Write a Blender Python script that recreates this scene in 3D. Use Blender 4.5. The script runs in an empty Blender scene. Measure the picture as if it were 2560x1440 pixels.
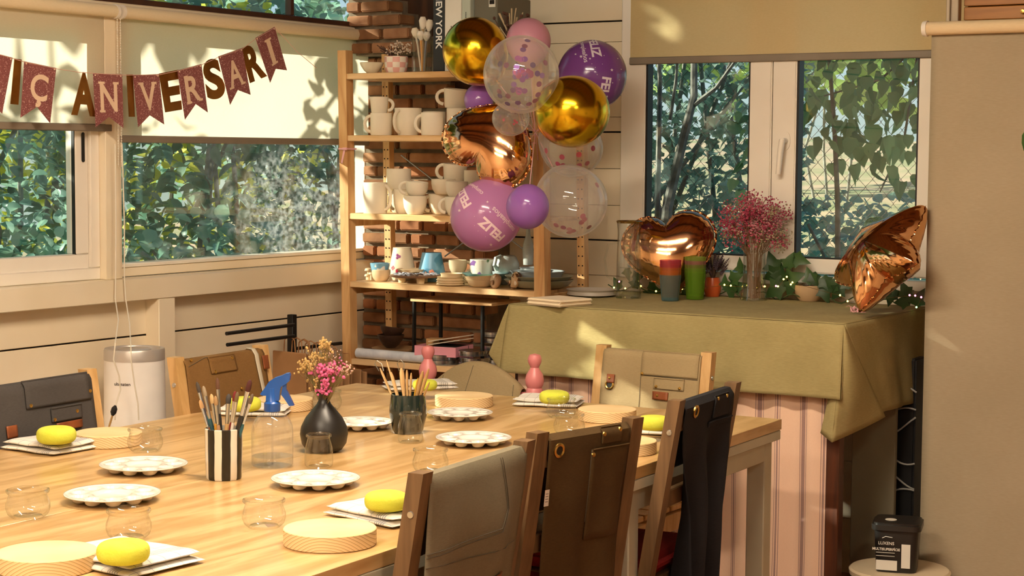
import bpy, bmesh, math, random
from mathutils import Vector as V, Matrix, noise
random.seed(11)
R = random.random
PI = math.pi
scene = bpy.context.scene
col = scene.collection

# ------------------------------------------------------------------ camera
FPX, CAMH = 4500.0, 1.45
YAW, PITCH, ROLL = math.radians(32.6), math.radians(4.28), math.radians(0.4)
FW = V((-math.sin(YAW)*math.cos(PITCH), math.cos(YAW)*math.cos(PITCH), -math.sin(PITCH)))
R0 = V((math.cos(YAW), math.sin(YAW), 0)); U0 = R0.cross(FW)
RV = R0*math.cos(ROLL) + U0*math.sin(ROLL); UV = -R0*math.sin(ROLL) + U0*math.cos(ROLL)
CAM = V((0, 0, CAMH))
cd = bpy.data.cameras.new('camera'); cam = bpy.data.objects.new('camera', cd); col.objects.link(cam)
cd.sensor_width = 36; cd.lens = FPX/2560*36; cd.clip_start = .05; cd.clip_end = 300
m3 = Matrix((RV, UV, -FW)).transposed(); mw = m3.to_4x4(); mw.translation = CAM; cam.matrix_world = mw
scene.camera = cam

# ------------------------------------------------------------------ sky, sun, exposure
SKY_STRENGTH, SUN_STRENGTH, LAMP = 5.6, 10.5, 5.3
SUN_DIR = V((.80, .52, -.36))          # the way the light travels
w = bpy.data.worlds.new('sky'); scene.world = w; w.use_nodes = True
nt = w.node_tree; nt.nodes.clear()
o_ = nt.nodes.new('ShaderNodeOutputWorld'); b_ = nt.nodes.new('ShaderNodeBackground')
s_ = nt.nodes.new('ShaderNodeTexSky'); s_.sky_type = 'HOSEK_WILKIE'
s_.sun_direction = (-SUN_DIR).normalized(); s_.turbidity = 2.2; s_.ground_albedo = .3
nt.links.new(s_.outputs[0], b_.inputs[0]); nt.links.new(b_.outputs[0], o_.inputs[0]); b_.inputs[1].default_value = SKY_STRENGTH
sd = bpy.data.lights.new('sun', 'SUN'); sd.energy = SUN_STRENGTH; sd.angle = .009; sd.color = (1, .90, .72)
so = bpy.data.objects.new('sun', sd); col.objects.link(so)
so.rotation_euler = SUN_DIR.to_track_quat('-Z', 'Y').to_euler(); so.location = (-9, 0, 7)
vs = scene.view_settings
scene.display_settings.display_device = 'sRGB'
vs.view_transform = 'Standard'; vs.look = 'None'; vs.gamma = 1; vs.use_curve_mapping = False; vs.exposure = 0.07

# ------------------------------------------------------------------ pixel -> place
def ray(px, py): return FW*FPX + RV*(px-1280) - UV*(py-720)
def P(px, py, ax, val):
    d = ray(px, py); i = 'xyz'.index(ax); t = (val-CAM[i])/d[i]
    return CAM + d*t
def mpp(p): return (V(p)-CAM).dot(FW)/FPX          # metres per pixel at a place
TZ = .73                                            # work table height
def T(px, py, z=TZ): return P(px, py, 'z', z)

# ------------------------------------------------------------------ mesh helpers
class MB:
    def __init__(s): s.v = []; s.f = []; s.mi = []; s.cur = 0
    def add(s, vs, fs):
        o = len(s.v); s.v += [tuple(x) for x in vs]
        for f in fs: s.f.append(tuple(o+i for i in f)); s.mi.append(s.cur)
        return s
    def box(s, c, d, rot=None, bev=0, M=None):
        c = V(c); h = V(d)*.5
        if bev <= 0:
            pts = [V((x*h.x, y*h.y, z*h.z)) for z in (-1, 1) for y in (-1, 1) for x in (-1, 1)]
            fs = [(0, 2, 3, 1), (4, 5, 7, 6), (0, 1, 5, 4), (2, 6, 7, 3), (0, 4, 6, 2), (1, 3, 7, 5)]
        else:
            bm = bmesh.new(); bmesh.ops.create_cube(bm, size=1)
            for v in bm.verts: v.co = V((v.co.x*d[0], v.co.y*d[1], v.co.z*d[2]))
            bmesh.ops.bevel(bm, geom=bm.edges[:], offset=bev, segments=1 if bev < .004 else 2, affect='EDGES')
            bm.verts.index_update(); pts = [v.co.copy() for v in bm.verts]; fs = [[v.index for v in f.verts] for f in bm.faces]; bm.free()
        if rot is not None:
            r = rot if isinstance(rot, Matrix) else Matrix.Rotation(rot, 3, 'Z'); pts = [r @ p for p in pts]
        return s.add([p+c for p in pts], fs)
    def lathe(s, prof, n=24, c=(0, 0, 0), axis=None, cap=True, sx=1, sy=1):
        """prof: (r, z) pairs"""
        c = V(c); q = None if axis is None else V((0, 0, 1)).rotation_difference(V(axis))
        vs = []
        for r, z in prof:
            for i in range(n):
                a = 2*PI*i/n; p = V((r*math.cos(a)*sx, r*math.sin(a)*sy, z))
                vs.append((q @ p if q else p)+c)
        fs = []
        for k in range(len(prof)-1):
            for i in range(n):
                j = (i+1) % n; fs.append((k*n+i, k*n+j, k*n+n+j, k*n+n+i))
        if cap:
            if prof[0][0] > 1e-5: fs.append(tuple(range(n-1, -1, -1)))
            if prof[-1][0] > 1e-5: fs.append(tuple((len(prof)-1)*n+i for i in range(n)))
        return s.add(vs, fs)
    def cyl(s, p0, p1, r0, r1=None, n=12):
        p0 = V(p0); p1 = V(p1); L = (p1-p0).length
        return s.lathe([(r0, 0), (r0 if r1 is None else r1, L)], n, p0, (p1-p0))
    def tube(s, pts, r, n=8, closed=False, flat=1.0, up=None):
        pts = [V(p) for p in pts]; k = len(pts); vs = []
        rr = r if isinstance(r, (list, tuple)) else [r]*k
        prev = None
        for i, p in enumerate(pts):
            a = pts[(i-1) % k] if (closed or i > 0) else p
            b = pts[(i+1) % k] if (closed or i < k-1) else p
            t = (b-a).normalized() if (b-a).length > 1e-9 else V((0, 0, 1))
            if prev is None:
                ref = V(up) if up else (V((0, 0, 1)) if abs(t.z) < .9 else V((1, 0, 0)))
                x = ref.cross(t).normalized()
            else:
                x = prev - t*prev.dot(t)
                x = x.normalized() if x.length > 1e-6 else t.orthogonal().normalized()
            y = t.cross(x); prev = x
            for j in range(n):
                an = 2*PI*j/n; vs.append(p + x*math.cos(an)*rr[i] + y*math.sin(an)*rr[i]*flat)
        fs = []
        for i in range(k if closed else k-1):
            i2 = (i+1) % k
            for j in range(n): fs.append((i*n+j, i*n+(j+1) % n, i2*n+(j+1) % n, i2*n+j))
        if not closed: fs += [tuple(range(n-1, -1, -1)), tuple((k-1)*n+j for j in range(n))]
        return s.add(vs, fs)
    def grid(s, fn, nu, nv, wrap=False):
        vs = [fn(i/nu, j/nv) for j in range(nv+1) for i in range(nu if wrap else nu+1)]
        w_ = nu if wrap else nu+1; fs = []
        for j in range(nv):
            for i in range(nu):
                i2 = (i+1) % w_; fs.append((j*w_+i, j*w_+i2, (j+1)*w_+i2, (j+1)*w_+i))
        return s.add(vs, fs)
    def prism(s, pts2, t, M=None):
        """outline in xy, thickness along +z, placed by M"""
        n = len(pts2); M = M or Matrix()
        vs = [M @ V((x, y, 0)) for x, y in pts2] + [M @ V((x, y, t)) for x, y in pts2]
        fs = [tuple(range(n-1, -1, -1)), tuple(range(n, 2*n))] + [(i, (i+1) % n, n+(i+1) % n, n+i) for i in range(n)]
        return s.add(vs, fs)
    def ball(s, c, r, n=10, m=6, sc=(1, 1, 1)):
        prof = [(r*math.sin(PI*k/m), -r*math.cos(PI*k/m)) for k in range(m+1)]
        vs = []; c = V(c)
        vs.append(c+V((0, 0, -r*sc[2])))
        for k in range(1, m):
            for i in range(n):
                a = 2*PI*i/n; vs.append(c+V((prof[k][0]*math.cos(a)*sc[0], prof[k][0]*math.sin(a)*sc[1], prof[k][1]*sc[2])))
        vs.append(c+V((0, 0, r*sc[2]))); fs = []
        for i in range(n): fs.append((0, 1+(i+1) % n, 1+i))
        for k in range(m-2):
            for i in range(n):
                j = (i+1) % n; fs.append((1+k*n+i, 1+k*n+j, 1+(k+1)*n+j, 1+(k+1)*n+i))
        b = 1+(m-2)*n; e = len(vs)-1
        for i in range(n): fs.append((b+i, b+(i+1) % n, e))
        return s.add(vs, fs)
    def xf(s, M, start=0):
        for i in range(start, len(s.v)): s.v[i] = tuple(M @ V(s.v[i]))
        return s
    def mesh(s, name, mats, smooth=True, angle=40):
        me = bpy.data.meshes.new(name); me.from_pydata(s.v, [], s.f); me.validate()
        for m in (mats if isinstance(mats, (list, tuple)) else [mats]): me.materials.append(m)
        if any(s.mi): me.polygons.foreach_set('material_index', s.mi)
        bm = bmesh.new(); bm.from_mesh(me); bmesh.ops.recalc_face_normals(bm, faces=bm.faces[:])
        if smooth:
            for f in bm.faces: f.smooth = True
            la = math.radians(angle)
            for e in bm.edges:
                if len(e.link_faces) == 2 and e.calc_face_angle(0) > la: e.smooth = False
        bm.to_mesh(me); bm.free(); return me
    def build(s, name, mats, parent=None, smooth=True, angle=40, loc=None, rz=0):
        return link(name, s.mesh(name, mats, smooth, angle), parent, loc, rz)
def link(name, me, parent=None, loc=None, rz=0):
    o = bpy.data.objects.new(name, me); col.objects.link(o)
    if parent is not None: o.parent = parent
    if loc is not None: o.location = loc
    if rz: o.rotation_euler.z = rz
    return o
def tag(o, label, cat, group=None, kind=None):
    if label: o['label'] = label
    if cat: o['category'] = cat
    if group: o['group'] = group
    if kind: o['kind'] = kind
    return o
def thing(name, label, cat, loc=(0, 0, 0), rz=0, group=None, M=None, kind=None):
    o = bpy.data.objects.new(name, None); col.objects.link(o); o.empty_display_size = .05
    if M is not None: o.matrix_world = M
    else: o.location = loc; o.rotation_euler.z = rz
    return tag(o, label, cat, group, kind)
def struct(name, label, cat, loc=(0, 0, 0)): return thing(name, label, cat, loc, kind='structure')
def copies(o, parent=None):
    c = o.copy(); col.objects.link(c); c.parent = parent
    for ch in list(o.children): copies(ch, c)
    return c
def text_mesh(s, size=1.0, bold=0.0, extrude=0.0, align='CENTER', cuts=0, res=3):
    cu = bpy.data.curves.new('t', 'FONT'); cu.body = s; cu.size = size; cu.offset = bold; cu.extrude = extrude
    cu.align_x = align; cu.align_y = 'CENTER'; cu.resolution_u = res
    ob = bpy.data.objects.new('t', cu); col.objects.link(ob)
    dg = bpy.context.evaluated_depsgraph_get(); me = bpy.data.meshes.new_from_object(ob.evaluated_get(dg))
    bpy.data.objects.remove(ob); bpy.data.curves.remove(cu)
    if cuts:
        bm = bmesh.new(); bm.from_mesh(me); bmesh.ops.triangulate(bm, faces=bm.faces[:])
        for _ in range(cuts):
            ed = [e for e in bm.edges if e.calc_length() > size*.22]
            if ed: bmesh.ops.subdivide_edges(bm, edges=ed, cuts=1); bmesh.ops.triangulate(bm, faces=bm.faces[:])
        bm.to_mesh(me); bm.free()
    vs = [v.co.copy() for v in me.vertices]; fs = [tuple(p.vertices) for p in me.polygons]
    bpy.data.meshes.remove(me); return vs, fs
def put_text(s, mat_, parent, M, size, bold=0, extrude=.0004, align='CENTER', name='lettering'):
    vs, fs = text_mesh(s, size, bold, extrude, align); b = MB(); b.add([M @ v for v in vs], fs)
    return b.build(name, mat_, parent, smooth=False)
def frame(o, x, y, z):                              # matrix from an origin and three axes
    m = Matrix((V(x).normalized(), V(y).normalized(), V(z).normalized())).transposed().to_4x4(); m.translation = V(o); return m
def nz(p, sc=1.0): return noise.noise(V(p)*sc)

# ------------------------------------------------------------------ materials
MC = {}
def srgb(c):
    if isinstance(c, str): c = tuple(int(c[i:i+2], 16)/255 for i in (0, 2, 4))
    return tuple((x/12.92 if x <= .04045 else ((x+.055)/1.055)**2.4) for x in c)+(1,)
def base(name):
    m = bpy.data.materials.new(name); m.use_nodes = True; n = m.node_tree; n.nodes.clear()
    out = n.nodes.new('ShaderNodeOutputMaterial'); return m, n, out
def N(n, t, **kw):
    x = n.nodes.new('ShaderNode'+t)
    for k, v in kw.items():
        if k.startswith('i_'): x.inputs[k[2:].replace('_', ' ')].default_value = v
        else: setattr(x, k, v)
    return x
def coords(n, scale=(1, 1, 1), kind='Object', rot=(0, 0, 0)):
    tc = N(n, 'TexCoord'); mp = N(n, 'Mapping'); mp.inputs['Scale'].default_value = scale; mp.inputs['Rotation'].default_value = rot
    n.links.new(tc.outputs[kind], mp.inputs[0]); return mp.outputs[0]
def ramp(n, fac, stops, interp='LINEAR'):
    r = N(n, 'ValToRGB'); r.color_ramp.interpolation = interp
    e = r.color_ramp.elements
    while len(e) < len(stops): e.new(.5)
    for i, (p, c) in enumerate(stops): e[i].position = p; e[i].color = srgb(c) if not (isinstance(c, tuple) and len(c) == 4) else c
    n.links.new(fac, r.inputs[0]); return r.outputs[0]
def pm(name, c, rough=.5, metal=0, c2=None, ns=8, nstr=(1, 1, 1), bump=0, bs=60, trans=0, coat=0, spec=.5, sheen=0, sss=0):
    """plain procedural surface: two-tone noise colour, fine relief"""
    if name in MC: return MC[name]
    m, n, out = base(name); b = N(n, 'BsdfPrincipled')
    b.inputs['Roughness'].default_value = rough; b.inputs['Metallic'].default_value = metal
    b.inputs['Specular IOR Level'].default_value = spec; b.inputs['Coat Weight'].default_value = coat; b.inputs['Sheen Weight'].default_value = sheen
    co = coords(n, nstr)
    if c2 is None:
        a = srgb(c); k = .9; c2_ = (a[0]*k, a[1]*k, a[2]*k, 1)
    else: c2_ = srgb(c2)
    t = N(n, 'TexNoise', i_Scale=ns, i_Detail=3.0); n.links.new(co, t.inputs[0])
    r = ramp(n, t.outputs[0], [(.35, srgb(c)), (.68, c2_)]); n.links.new(r, b.inputs['Base Color'])
    if bump:
        t2 = N(n, 'TexNoise', i_Scale=bs, i_Detail=4.0); n.links.new(co, t2.inputs[0])
        bp = N(n, 'Bump', i_Strength=bump, i_Distance=.004); n.links.new(t2.outputs[0], bp.inputs['Height']); n.links.new(bp.outputs[0], b.inputs['Normal'])
    last = b.outputs[0]
    if trans:
        tr = N(n, 'BsdfTranslucent'); n.links.new(r, tr.inputs[0]); mx = N(n, 'MixShader', i_Fac=trans)
        n.links.new(last, mx.inputs[1]); n.links.new(tr.outputs[0], mx.inputs[2]); last = mx.outputs[0]
    n.links.new(last, out.inputs[0]); MC[name] = m; return m
def wood(name, c1, c2, axis='Y', sc=6, rough=.45, knots=True, ringy=.5, coat=0.0, fine=1.0):
    if name in MC: return MC[name]
    m, n, out = base(name); b = N(n, 'BsdfPrincipled'); b.inputs['Roughness'].default_value = rough; b.inputs['Coat Weight'].default_value = coat
    st = {'X': (.12, 1, 1), 'Y': (1, .12, 1), 'Z': (1, 1, .12)}[axis]
    co = coords(n, tuple(x*sc for x in st))
    t = N(n, 'TexNoise', i_Scale=1.2, i_Detail=5.0, i_Distortion=.6); n.links.new(co, t.inputs[0])
    mul = N(n, 'Math', operation='MULTIPLY'); mul.inputs[1].default_value = 7*ringy+1; n.links.new(t.outputs[0], mul.inputs[0])
    pp = N(n, 'Math', operation='PINGPONG'); pp.inputs[1].default_value = .5; n.links.new(mul.outputs[0], pp.inputs[0])
    ml2 = N(n, 'Math', operation='MULTIPLY'); ml2.inputs[1].default_value = 2.0; n.links.new(pp.outputs[0], ml2.inputs[0])
    t2 = N(n, 'TexNoise', i_Scale=14.0*fine, i_Detail=3.0); n.links.new(co, t2.inputs[0])
    mix = N(n, 'Mix', data_type='FLOAT', i_Factor=.4); n.links.new(ml2.outputs[0], mix.inputs[2]); n.links.new(t2.outputs[0], mix.inputs[3])
    r = ramp(n, mix.outputs[0], [(.2, c1), (.85, c2)]); n.links.new(r, b.inputs['Base Color'])
    bp = N(n, 'Bump', i_Strength=.12, i_Distance=.002); n.links.new(t2.outputs[0], bp.inputs['Height']); n.links.new(bp.outputs[0], b.inputs['Normal'])
    n.links.new(b.outputs[0], out.inputs[0]); MC[name] = m; return m
def glassy(name, tint=(.97, .98, .97), refl=.9, base_refl=.04, rough=.02, haze=0.0, hazec=(.9, .9, .88), edge=None, power=1.5):
    """thin clear sheet: sees through, mirrors at grazing angles"""
    if name in MC: return MC[name]
    m, n, out = base(name); tr = N(n, 'BsdfTransparent'); tr.inputs[0].default_value = tint+(1,)
    gl = N(n, 'BsdfGlossy'); gl.inputs['Roughness'].default_value = rough
    lw = N(n, 'LayerWeight', i_Blend=.35); pw = N(n, 'Math', operation='POWER'); pw.inputs[1].default_value = power; n.links.new(lw.outputs['Facing'], pw.inputs[0])
    if edge:
        em = N(n, 'Mix', data_type='RGBA'); em.inputs['A'].default_value = tint+(1,); em.inputs['B'].default_value = edge+(1,); e2 = N(n, 'Math', operation='POWER'); e2.inputs[1].default_value = 2.5; n.links.new(lw.outputs['Facing'], e2.inputs[0]); n.links.new(e2.outputs[0], em.inputs['Factor']); n.links.new(em.outputs['Result'], tr.inputs[0])
    mr = N(n, 'MapRange'); mr.inputs['To Min'].default_value = base_refl; mr.inputs['To Max'].default_value = refl; n.links.new(pw.outputs[0], mr.inputs[0])
    mx = N(n, 'MixShader'); n.links.new(mr.outputs[0], mx.inputs[0]); n.links.new(tr.outputs[0], mx.inputs[1]); n.links.new(gl.outputs[0], mx.inputs[2])
    last = mx.outputs[0]
    if haze:
        d = N(n, 'BsdfDiffuse'); d.inputs[0].default_value = hazec+(1,); t2 = N(n, 'BsdfTranslucent'); t2.inputs[0].default_value = hazec+(1,)
        m0 = N(n, 'MixShader', i_Fac=.5); n.links.new(d.outputs[0], m0.inputs[1]); n.links.new(t2.outputs[0], m0.inputs[2])
        fz = N(n, 'MapRange'); fz.inputs['To Min'].default_value = haze; fz.inputs['To Max'].default_value = min(1, haze*3.5); n.links.new(pw.outputs[0], fz.inputs[0])
        m2 = N(n, 'MixShader'); n.links.new(fz.outputs[0], m2.inputs[0]); n.links.new(last, m2.inputs[1]); n.links.new(m0.outputs[0], m2.inputs[2]); last = m2.outputs[0]
    n.links.new(last, out.inputs[0]); MC[name] = m; return m
def emis(name, c, s):
    if name in MC: return MC[name]
    m, n, out = base(name); e = N(n, 'Emission'); e.inputs[0].default_value = srgb(c); e.inputs[1].default_value = s
    n.links.new(e.outputs[0], out.inputs[0]); MC[name] = m; return m
def fabric(name, c, c2, rough=.9, ws=900, trans=0, bump=.25, big=5):
    if name in MC: return MC[name]
    m, n, out = base(name); b = N(n, 'BsdfPrincipled'); b.inputs['Roughness'].default_value = rough; b.inputs['Specular IOR Level'].default_value = .2
    co = coords(n)
    t = N(n, 'TexNoise', i_Scale=big, i_Detail=4.0); n.links.new(co, t.inputs[0])
    mp2 = coords(n, (1, 1, 8)); t2 = N(n, 'TexNoise', i_Scale=ws/8, i_Detail=2.0); n.links.new(mp2, t2.inputs[0])
    mx = N(n, 'Mix', data_type='FLOAT', i_Factor=.45); n.links.new(t.outputs[0], mx.inputs[2]); n.links.new(t2.outputs[0], mx.inputs[3])
    r = ramp(n, mx.outputs[0], [(.32, c), (.68, c2)]); n.links.new(r, b.inputs['Base Color'])
    bp = N(n, 'Bump', i_Strength=bump, i_Distance=.001); n.links.new(t2.outputs[0], bp.inputs['Height']); n.links.new(bp.outputs[0], b.inputs['Normal'])
    last = b.outputs[0]
    if trans:
        tr = N(n, 'BsdfTranslucent'); n.links.new(r, tr.inputs[0]); mx2 = N(n, 'MixShader', i_Fac=trans)
        n.links.new(last, mx2.inputs[1]); n.links.new(tr.outputs[0], mx2.inputs[2]); last = mx2.outputs[0]
    n.links.new(last, out.inputs[0]); MC[name] = m; return m

CREAM = pm('cream_paint', 'F0E4CB', .45, c2='E9DABC', ns=3, bump=.05, bs=25)
PVC = pm('white_pvc', 'F2ECE0', .32, c2='ECE4D6', ns=4)
BLACK_RUB = pm('black_seal', '10100F', .5)
DARK_GAP = pm('dark_gap', '1B130C', .9)
# ================================================================== the room
LX, BY = -4.30, 5.80
CEIL = 2.75
fl = struct('floor', 'warm terracotta floor of the craft room', 'floor')
FLOORM = pm('floor_tile', 'A8714C', .5, c2='8F5A3A', ns=3)
MB().box((-1.05, 2.1, -.05), (6.9, 7.8, .1)).build('floor_slab', DARK_GAP, fl)
tb = MB().box((0, 0, 0), (.395, .395, .012), bev=.003).mesh('floor_tile', FLOORM)
for i in range(17):
    for j in range(19): link('floor_tile', tb, fl, (-4.1+i*.4, -1.5+j*.4, .005))
PLANKW = wood('ceiling_wood', '9A6A3C', '6E4522', 'Y', 5, .5)
BEAMW = wood('beam_wood', '6A4526', '462B15', 'X', 5, .5)
ce = struct('ceiling', 'brown timber ceiling with cross beams', 'ceiling')
MB().box((-1.05, 2.1, CEIL+.08), (6.9, 7.8, .1)).build('ceiling_deck', DARK_GAP, ce)
cp = MB().box((0, 0, 0), (.19, 7.6, .03), bev=.003).mesh('ceiling_plank', PLANKW)
for i in range(34): link('ceiling_plank', cp, ce, (-4.2+i*.195, 2.1, CEIL+.015))
cb = MB().box((0, 0, 0), (6.5, .11, .16), bev=.005).mesh('ceiling_beam', BEAMW)
for i in range(9): link('ceiling_beam', cb, ce, (-1.05, -1.3+i*.85, CEIL-.08))

# ---- left wall
wl = struct('wall_left', 'cream painted plank wall under the garden windows', 'wall')
b = MB()
b.box((LX-.08, 2.1, .51), (.12, 7.8, 1.02)).box((LX-.08, .4, 1.9), (.12, 4.4, 1.78)).box((LX-.08, 4.2, 1.91), (.12, 3.2, .05))
b.box((LX-.08, 4.2, 2.72), (.12, 3.2, .16))
b.build('wall_core', DARK_GAP, wl, False)
for z0, z1 in ((.0, .425), (.431, .827), (.833, 1.02)):
    MB().box((LX-.01, 2.1, (z0+z1)/2), (.02, 7.78, z1-z0), bev=.002).build('plank', CREAM, wl, False)
for k in range(5):
    MB().box((LX-.01, .3, 1.13+k*.33), (.02, 4.1, .322), bev=.002).build('plank', CREAM, wl, False)
MB().box((LX+.0, 4.2, 1.905), (.06, 3.1, .05), bev=.003).build('top_rail', CREAM, wl)
MB().box((LX+.02, 4.2, 2.70), (.06, 3.2, .1), bev=.003).build('header', CREAM, wl)
t1 = struct('trim_1', 'cream ledge beam running below the garden windows', 'ledge')
MB().box((LX+.025, 3.1, .992), (.075, 5.3, .075), bev=.003).build('beam', CREAM, t1)
t2 = struct('trim_2', 'short cream stud below the ledge beside the white purifier', 'stud')
MB().box((LX+.03, 4.470, .477), (.062, .078, .954), bev=.002).build('stud', CREAM, t2)
t3 = struct('trim_3', 'cream post between the sliding window and the fixed window', 'post')
MB().box((LX+.0, 4.249, 1.46), (.08, .072, .86), bev=.002).build('post', CREAM, t3)
t5 = struct('trim_4', 'cream corner post behind the pine shelf', 'post')
MB().box((LX+.02, 5.735, 1.3), (.08, .07, 2.6), bev=.003).build('post', CREAM, t5)

PANE = glassy('window_glass', (.93, .97, .97), .55, .05, .0, power=3)
DIRTY = glassy('dirty_glass', (.93, .96, .95), .55, .05, .0, haze=.012, power=3)
def pane_dirty():
    # dusty splashes on the fixed pane
    m = DIRTY.copy(); m.name = 'dusty_glass'; n = m.node_tree; out = [x for x in n.nodes if x.type == 'OUTPUT_MATERIAL'][0]
    src = out.inputs[0].links[0].from_socket
    co = coords(n, (1, 1, 1)); t = N(n, 'TexNoise', i_Scale=3.0, i_Detail=2.0); n.links.new(co, t.inputs[0])
    t2 = N(n, 'TexNoise', i_Scale=55.0, i_Detail=5.0); n.links.new(co, t2.inputs[0])
    a = ramp(n, t.outputs[0], [(.50, (0, 0, 0, 1)), (.72, (1, 1, 1, 1))]); c = ramp(n, t2.outputs[0], [(.42, (0, 0, 0, 1)), (.70, (1, 1, 1, 1))])
    mp = N(n, 'Mapping'); mp.inputs['Location'].default_value = (4.35/.6*0, -5.30/.55, -1.2/.28); mp.inputs['Scale'].default_value = (0, 1/.55, 1/.28); n.links.new(N(n, 'TexCoord').outputs['Object'], mp.inputs[0])
    gr = N(n, 'TexGradient', gradient_type='SPHERICAL'); n.links.new(mp.outputs[0], gr.inputs[0]); g2 = N(n, 'Math', operation='MULTIPLY_ADD'); g2.inputs[1].default_value = 1.2; g2.inputs[2].default_value = .05; n.links.new(gr.outputs[1], g2.inputs[0])
    mu0 = N(n, 'Math', operation='MULTIPLY'); n.links.new(g2.outputs[0], mu0.inputs[0]); n.links.new(c, mu0.inputs[1]); a2 = N(n, 'Math', operation='MULTIPLY_ADD'); a2.inputs[1].default_value = .7; a2.inputs[2].default_value = .3; n.links.new(a, a2.inputs[0])
    mu = N(n, 'Math', operation='MULTIPLY'); n.links.new(a2.outputs[0], mu.inputs[0]); n.links.new(mu0.outputs[0], mu.inputs[1])
    m2 = N(n, 'Math', operation='MULTIPLY'); m2.inputs[1].default_value = .45; n.links.new(mu.outputs[0], m2.inputs[0])
    tr = N(n, 'BsdfTranslucent'); tr.inputs[0].default_value = (.85, .9, .92, 1)
    mx = N(n, 'MixShader'); n.links.new(m2.outputs[0], mx.inputs[0]); n.links.new(src, mx.inputs[1]); n.links.new(tr.outputs[0], mx.inputs[2]); n.links.new(mx.outputs[0], out.inputs[0])
    return m
DUSTY = pane_dirty()
def rect_frame(b, ax, c, u0, u1, z0, z1, wd, th, bev=.003):
    """frame of four bars in plane ax=c between u0..u1, z0..z1 (outer), width wd"""
    def bx(u, z, du, dz):
        b.box((c, u, z) if ax == 'x' else (u, c, z), (th, du, dz) if ax == 'x' else (du, th, dz), bev=bev)
    bx((u0+u1)/2, z0+wd/2, u1-u0, wd); bx((u0+u1)/2, z1-wd/2, u1-u0, wd)
    bx(u0+wd/2, (z0+z1)/2, wd, z1-z0-2*wd); bx(u1-wd/2, (z0+z1)/2, wd, z1-z0-2*wd)
def seal(name, ax, c, u0, u1, z0, z1, par, wd=.007, th=.012):
    b = MB(); rect_frame(b, ax, c, u0, u1, z0, z1, wd, th, 0); return b.build(name, BLACK_RUB, par)
def quadpane(ax, c, u0, u1, z0, z1, m, par):
    b = MB().box((c, (u0+u1)/2, (z0+z1)/2) if ax == 'x' else ((u0+u1)/2, c, (z0+z1)/2), (.004, u1-u0, z1-z0) if ax == 'x' else (u1-u0, .004, z1-z0))
    return b.build('pane', m, par)
# sliding window
w1 = struct('window_1', 'white sliding window with a black slot grip', 'window')
b = MB(); rect_frame(b, 'x', LX-.025, 2.62, 4.213, 1.03, 1.90, .04, .075); b.build('window_frame', PVC, w1)
sa = MB(); rect_frame(sa, 'x', LX-.02, 3.0, 4.172, 1.06, 1.88, .056, .045); sa = sa.build('sash', PVC, w1)
seal('seal', 'x', LX-.006, 3.052, 4.120, 1.107, 1.83, sa)
quadpane('x', LX-.02, 3.05, 4.12, 1.11, 1.83, PANE, sa)
g = MB(); c0 = P(207, 368, 'x', LX+.004)
for z in (-.042, .042): g.lathe([(.006, 0), (.006, .003)], 12, c0+V((0, 0, z)), (1, 0, 0))
g.box(c0+V((.001, 0, 0)), (.003, .012, .084)); g.build('slot_grip', BLACK_RUB, sa)
# fixed window
w2 = struct('window_2', 'wide fixed window with a white sill above the ledge', 'window')
b = MB(); rect_frame(b, 'x', LX-.03, 4.292, 5.70, 1.032, 1.90, .03, .06); b.build('window_frame', CREAM, w2)
MB().box((LX-.03, 4.995, 1.069), (.07, 1.36, .012), bev=.002).build('window_sill', pm('sill_white', 'F4EEDF', .4), w2)
b = MB(); b.box((LX-.02, 5.655, 1.48), (.05, .03, .82), bev=.002); b.build('jamb', PVC, w2)
quadpane('x', LX-.055, 4.32, 5.67, 1.07, 1.88, DUSTY, w2)
# transom
STEEL = pm('brown_steel', '4A2B1D', .45, c2='3A2016', ns=10)
w4 = struct('window_4', 'brown steel transom window above the roller blinds', 'window')
b = MB(); b.box((LX+.0, 4.25, 1.938), (.05, 2.9, .022), bev=.002).box((LX, 5.19, 2.3), (.03, .018, .7), bev=.002).box((LX, 4.25, 2.64), (.05, 2.9, .025), bev=.002)
b.box((LX, 3.6, 2.3), (.03, .018, .7), bev=.002); b.build('steel_frame', STEEL, w4)
for y0, y1 in ((2.8, 3.59), (3.61, 5.18), (5.2, 5.70)): quadpane('x', LX-.005, y0, y1, 1.95, 2.63, PANE, w4)

# ---- back wall
wb = struct('wall_back', 'cream tongue and groove wall behind the shelf', 'wall')
b = MB(); b.box((-3.75, BY+.08, 1.4), (1.1, .12, 2.8)).box((.6, BY+.08, 1.4), (5.15, .12, 2.8)).box((-2.6, BY+.08, .49), (1.3, .12, .98)).box((-2.6, BY+.08, 2.42), (1.3, .12, .7))
b.build('wall_core', DARK_GAP, wb, False)
zs = [0, .2, .4, .56, .71, .86, 1.0, 1.131, 1.2607, 1.3959, 1.5307, 1.586, 1.6637, 1.735, 1.8603, 1.9358, 2.07, 2.2, 2.33, 2.46, 2.6, 2.75]
dark = (1.131, 1.5307, 1.9358, .71, 2.33)
for z0, z1 in zip(zs, zs[1:]):
    g0 = .003 if z0 in dark else .0008; g1 = .003 if z1 in dark else .0008
    for xa, xb in ((-4.3, -3.222), (-1.97, 2.2)) if 1.0 <= z0 < 2.06 else ((-4.3, 2.2),):
        MB().box(((xa+xb)/2, BY+.01, (z0+z1+g0-g1)/2), (xb-xa, .02, z1-z0-g0-g1), bev=.0012).build('plank', CREAM, wb, False)
w3 = struct('window_3', 'white casement window behind the green table', 'window')
b = MB(); rect_frame(b, 'y', BY-.005, -3.219, -1.97, 1.0, 2.10, .035, .07); b.build('window_frame', PVC, w3)
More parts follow.
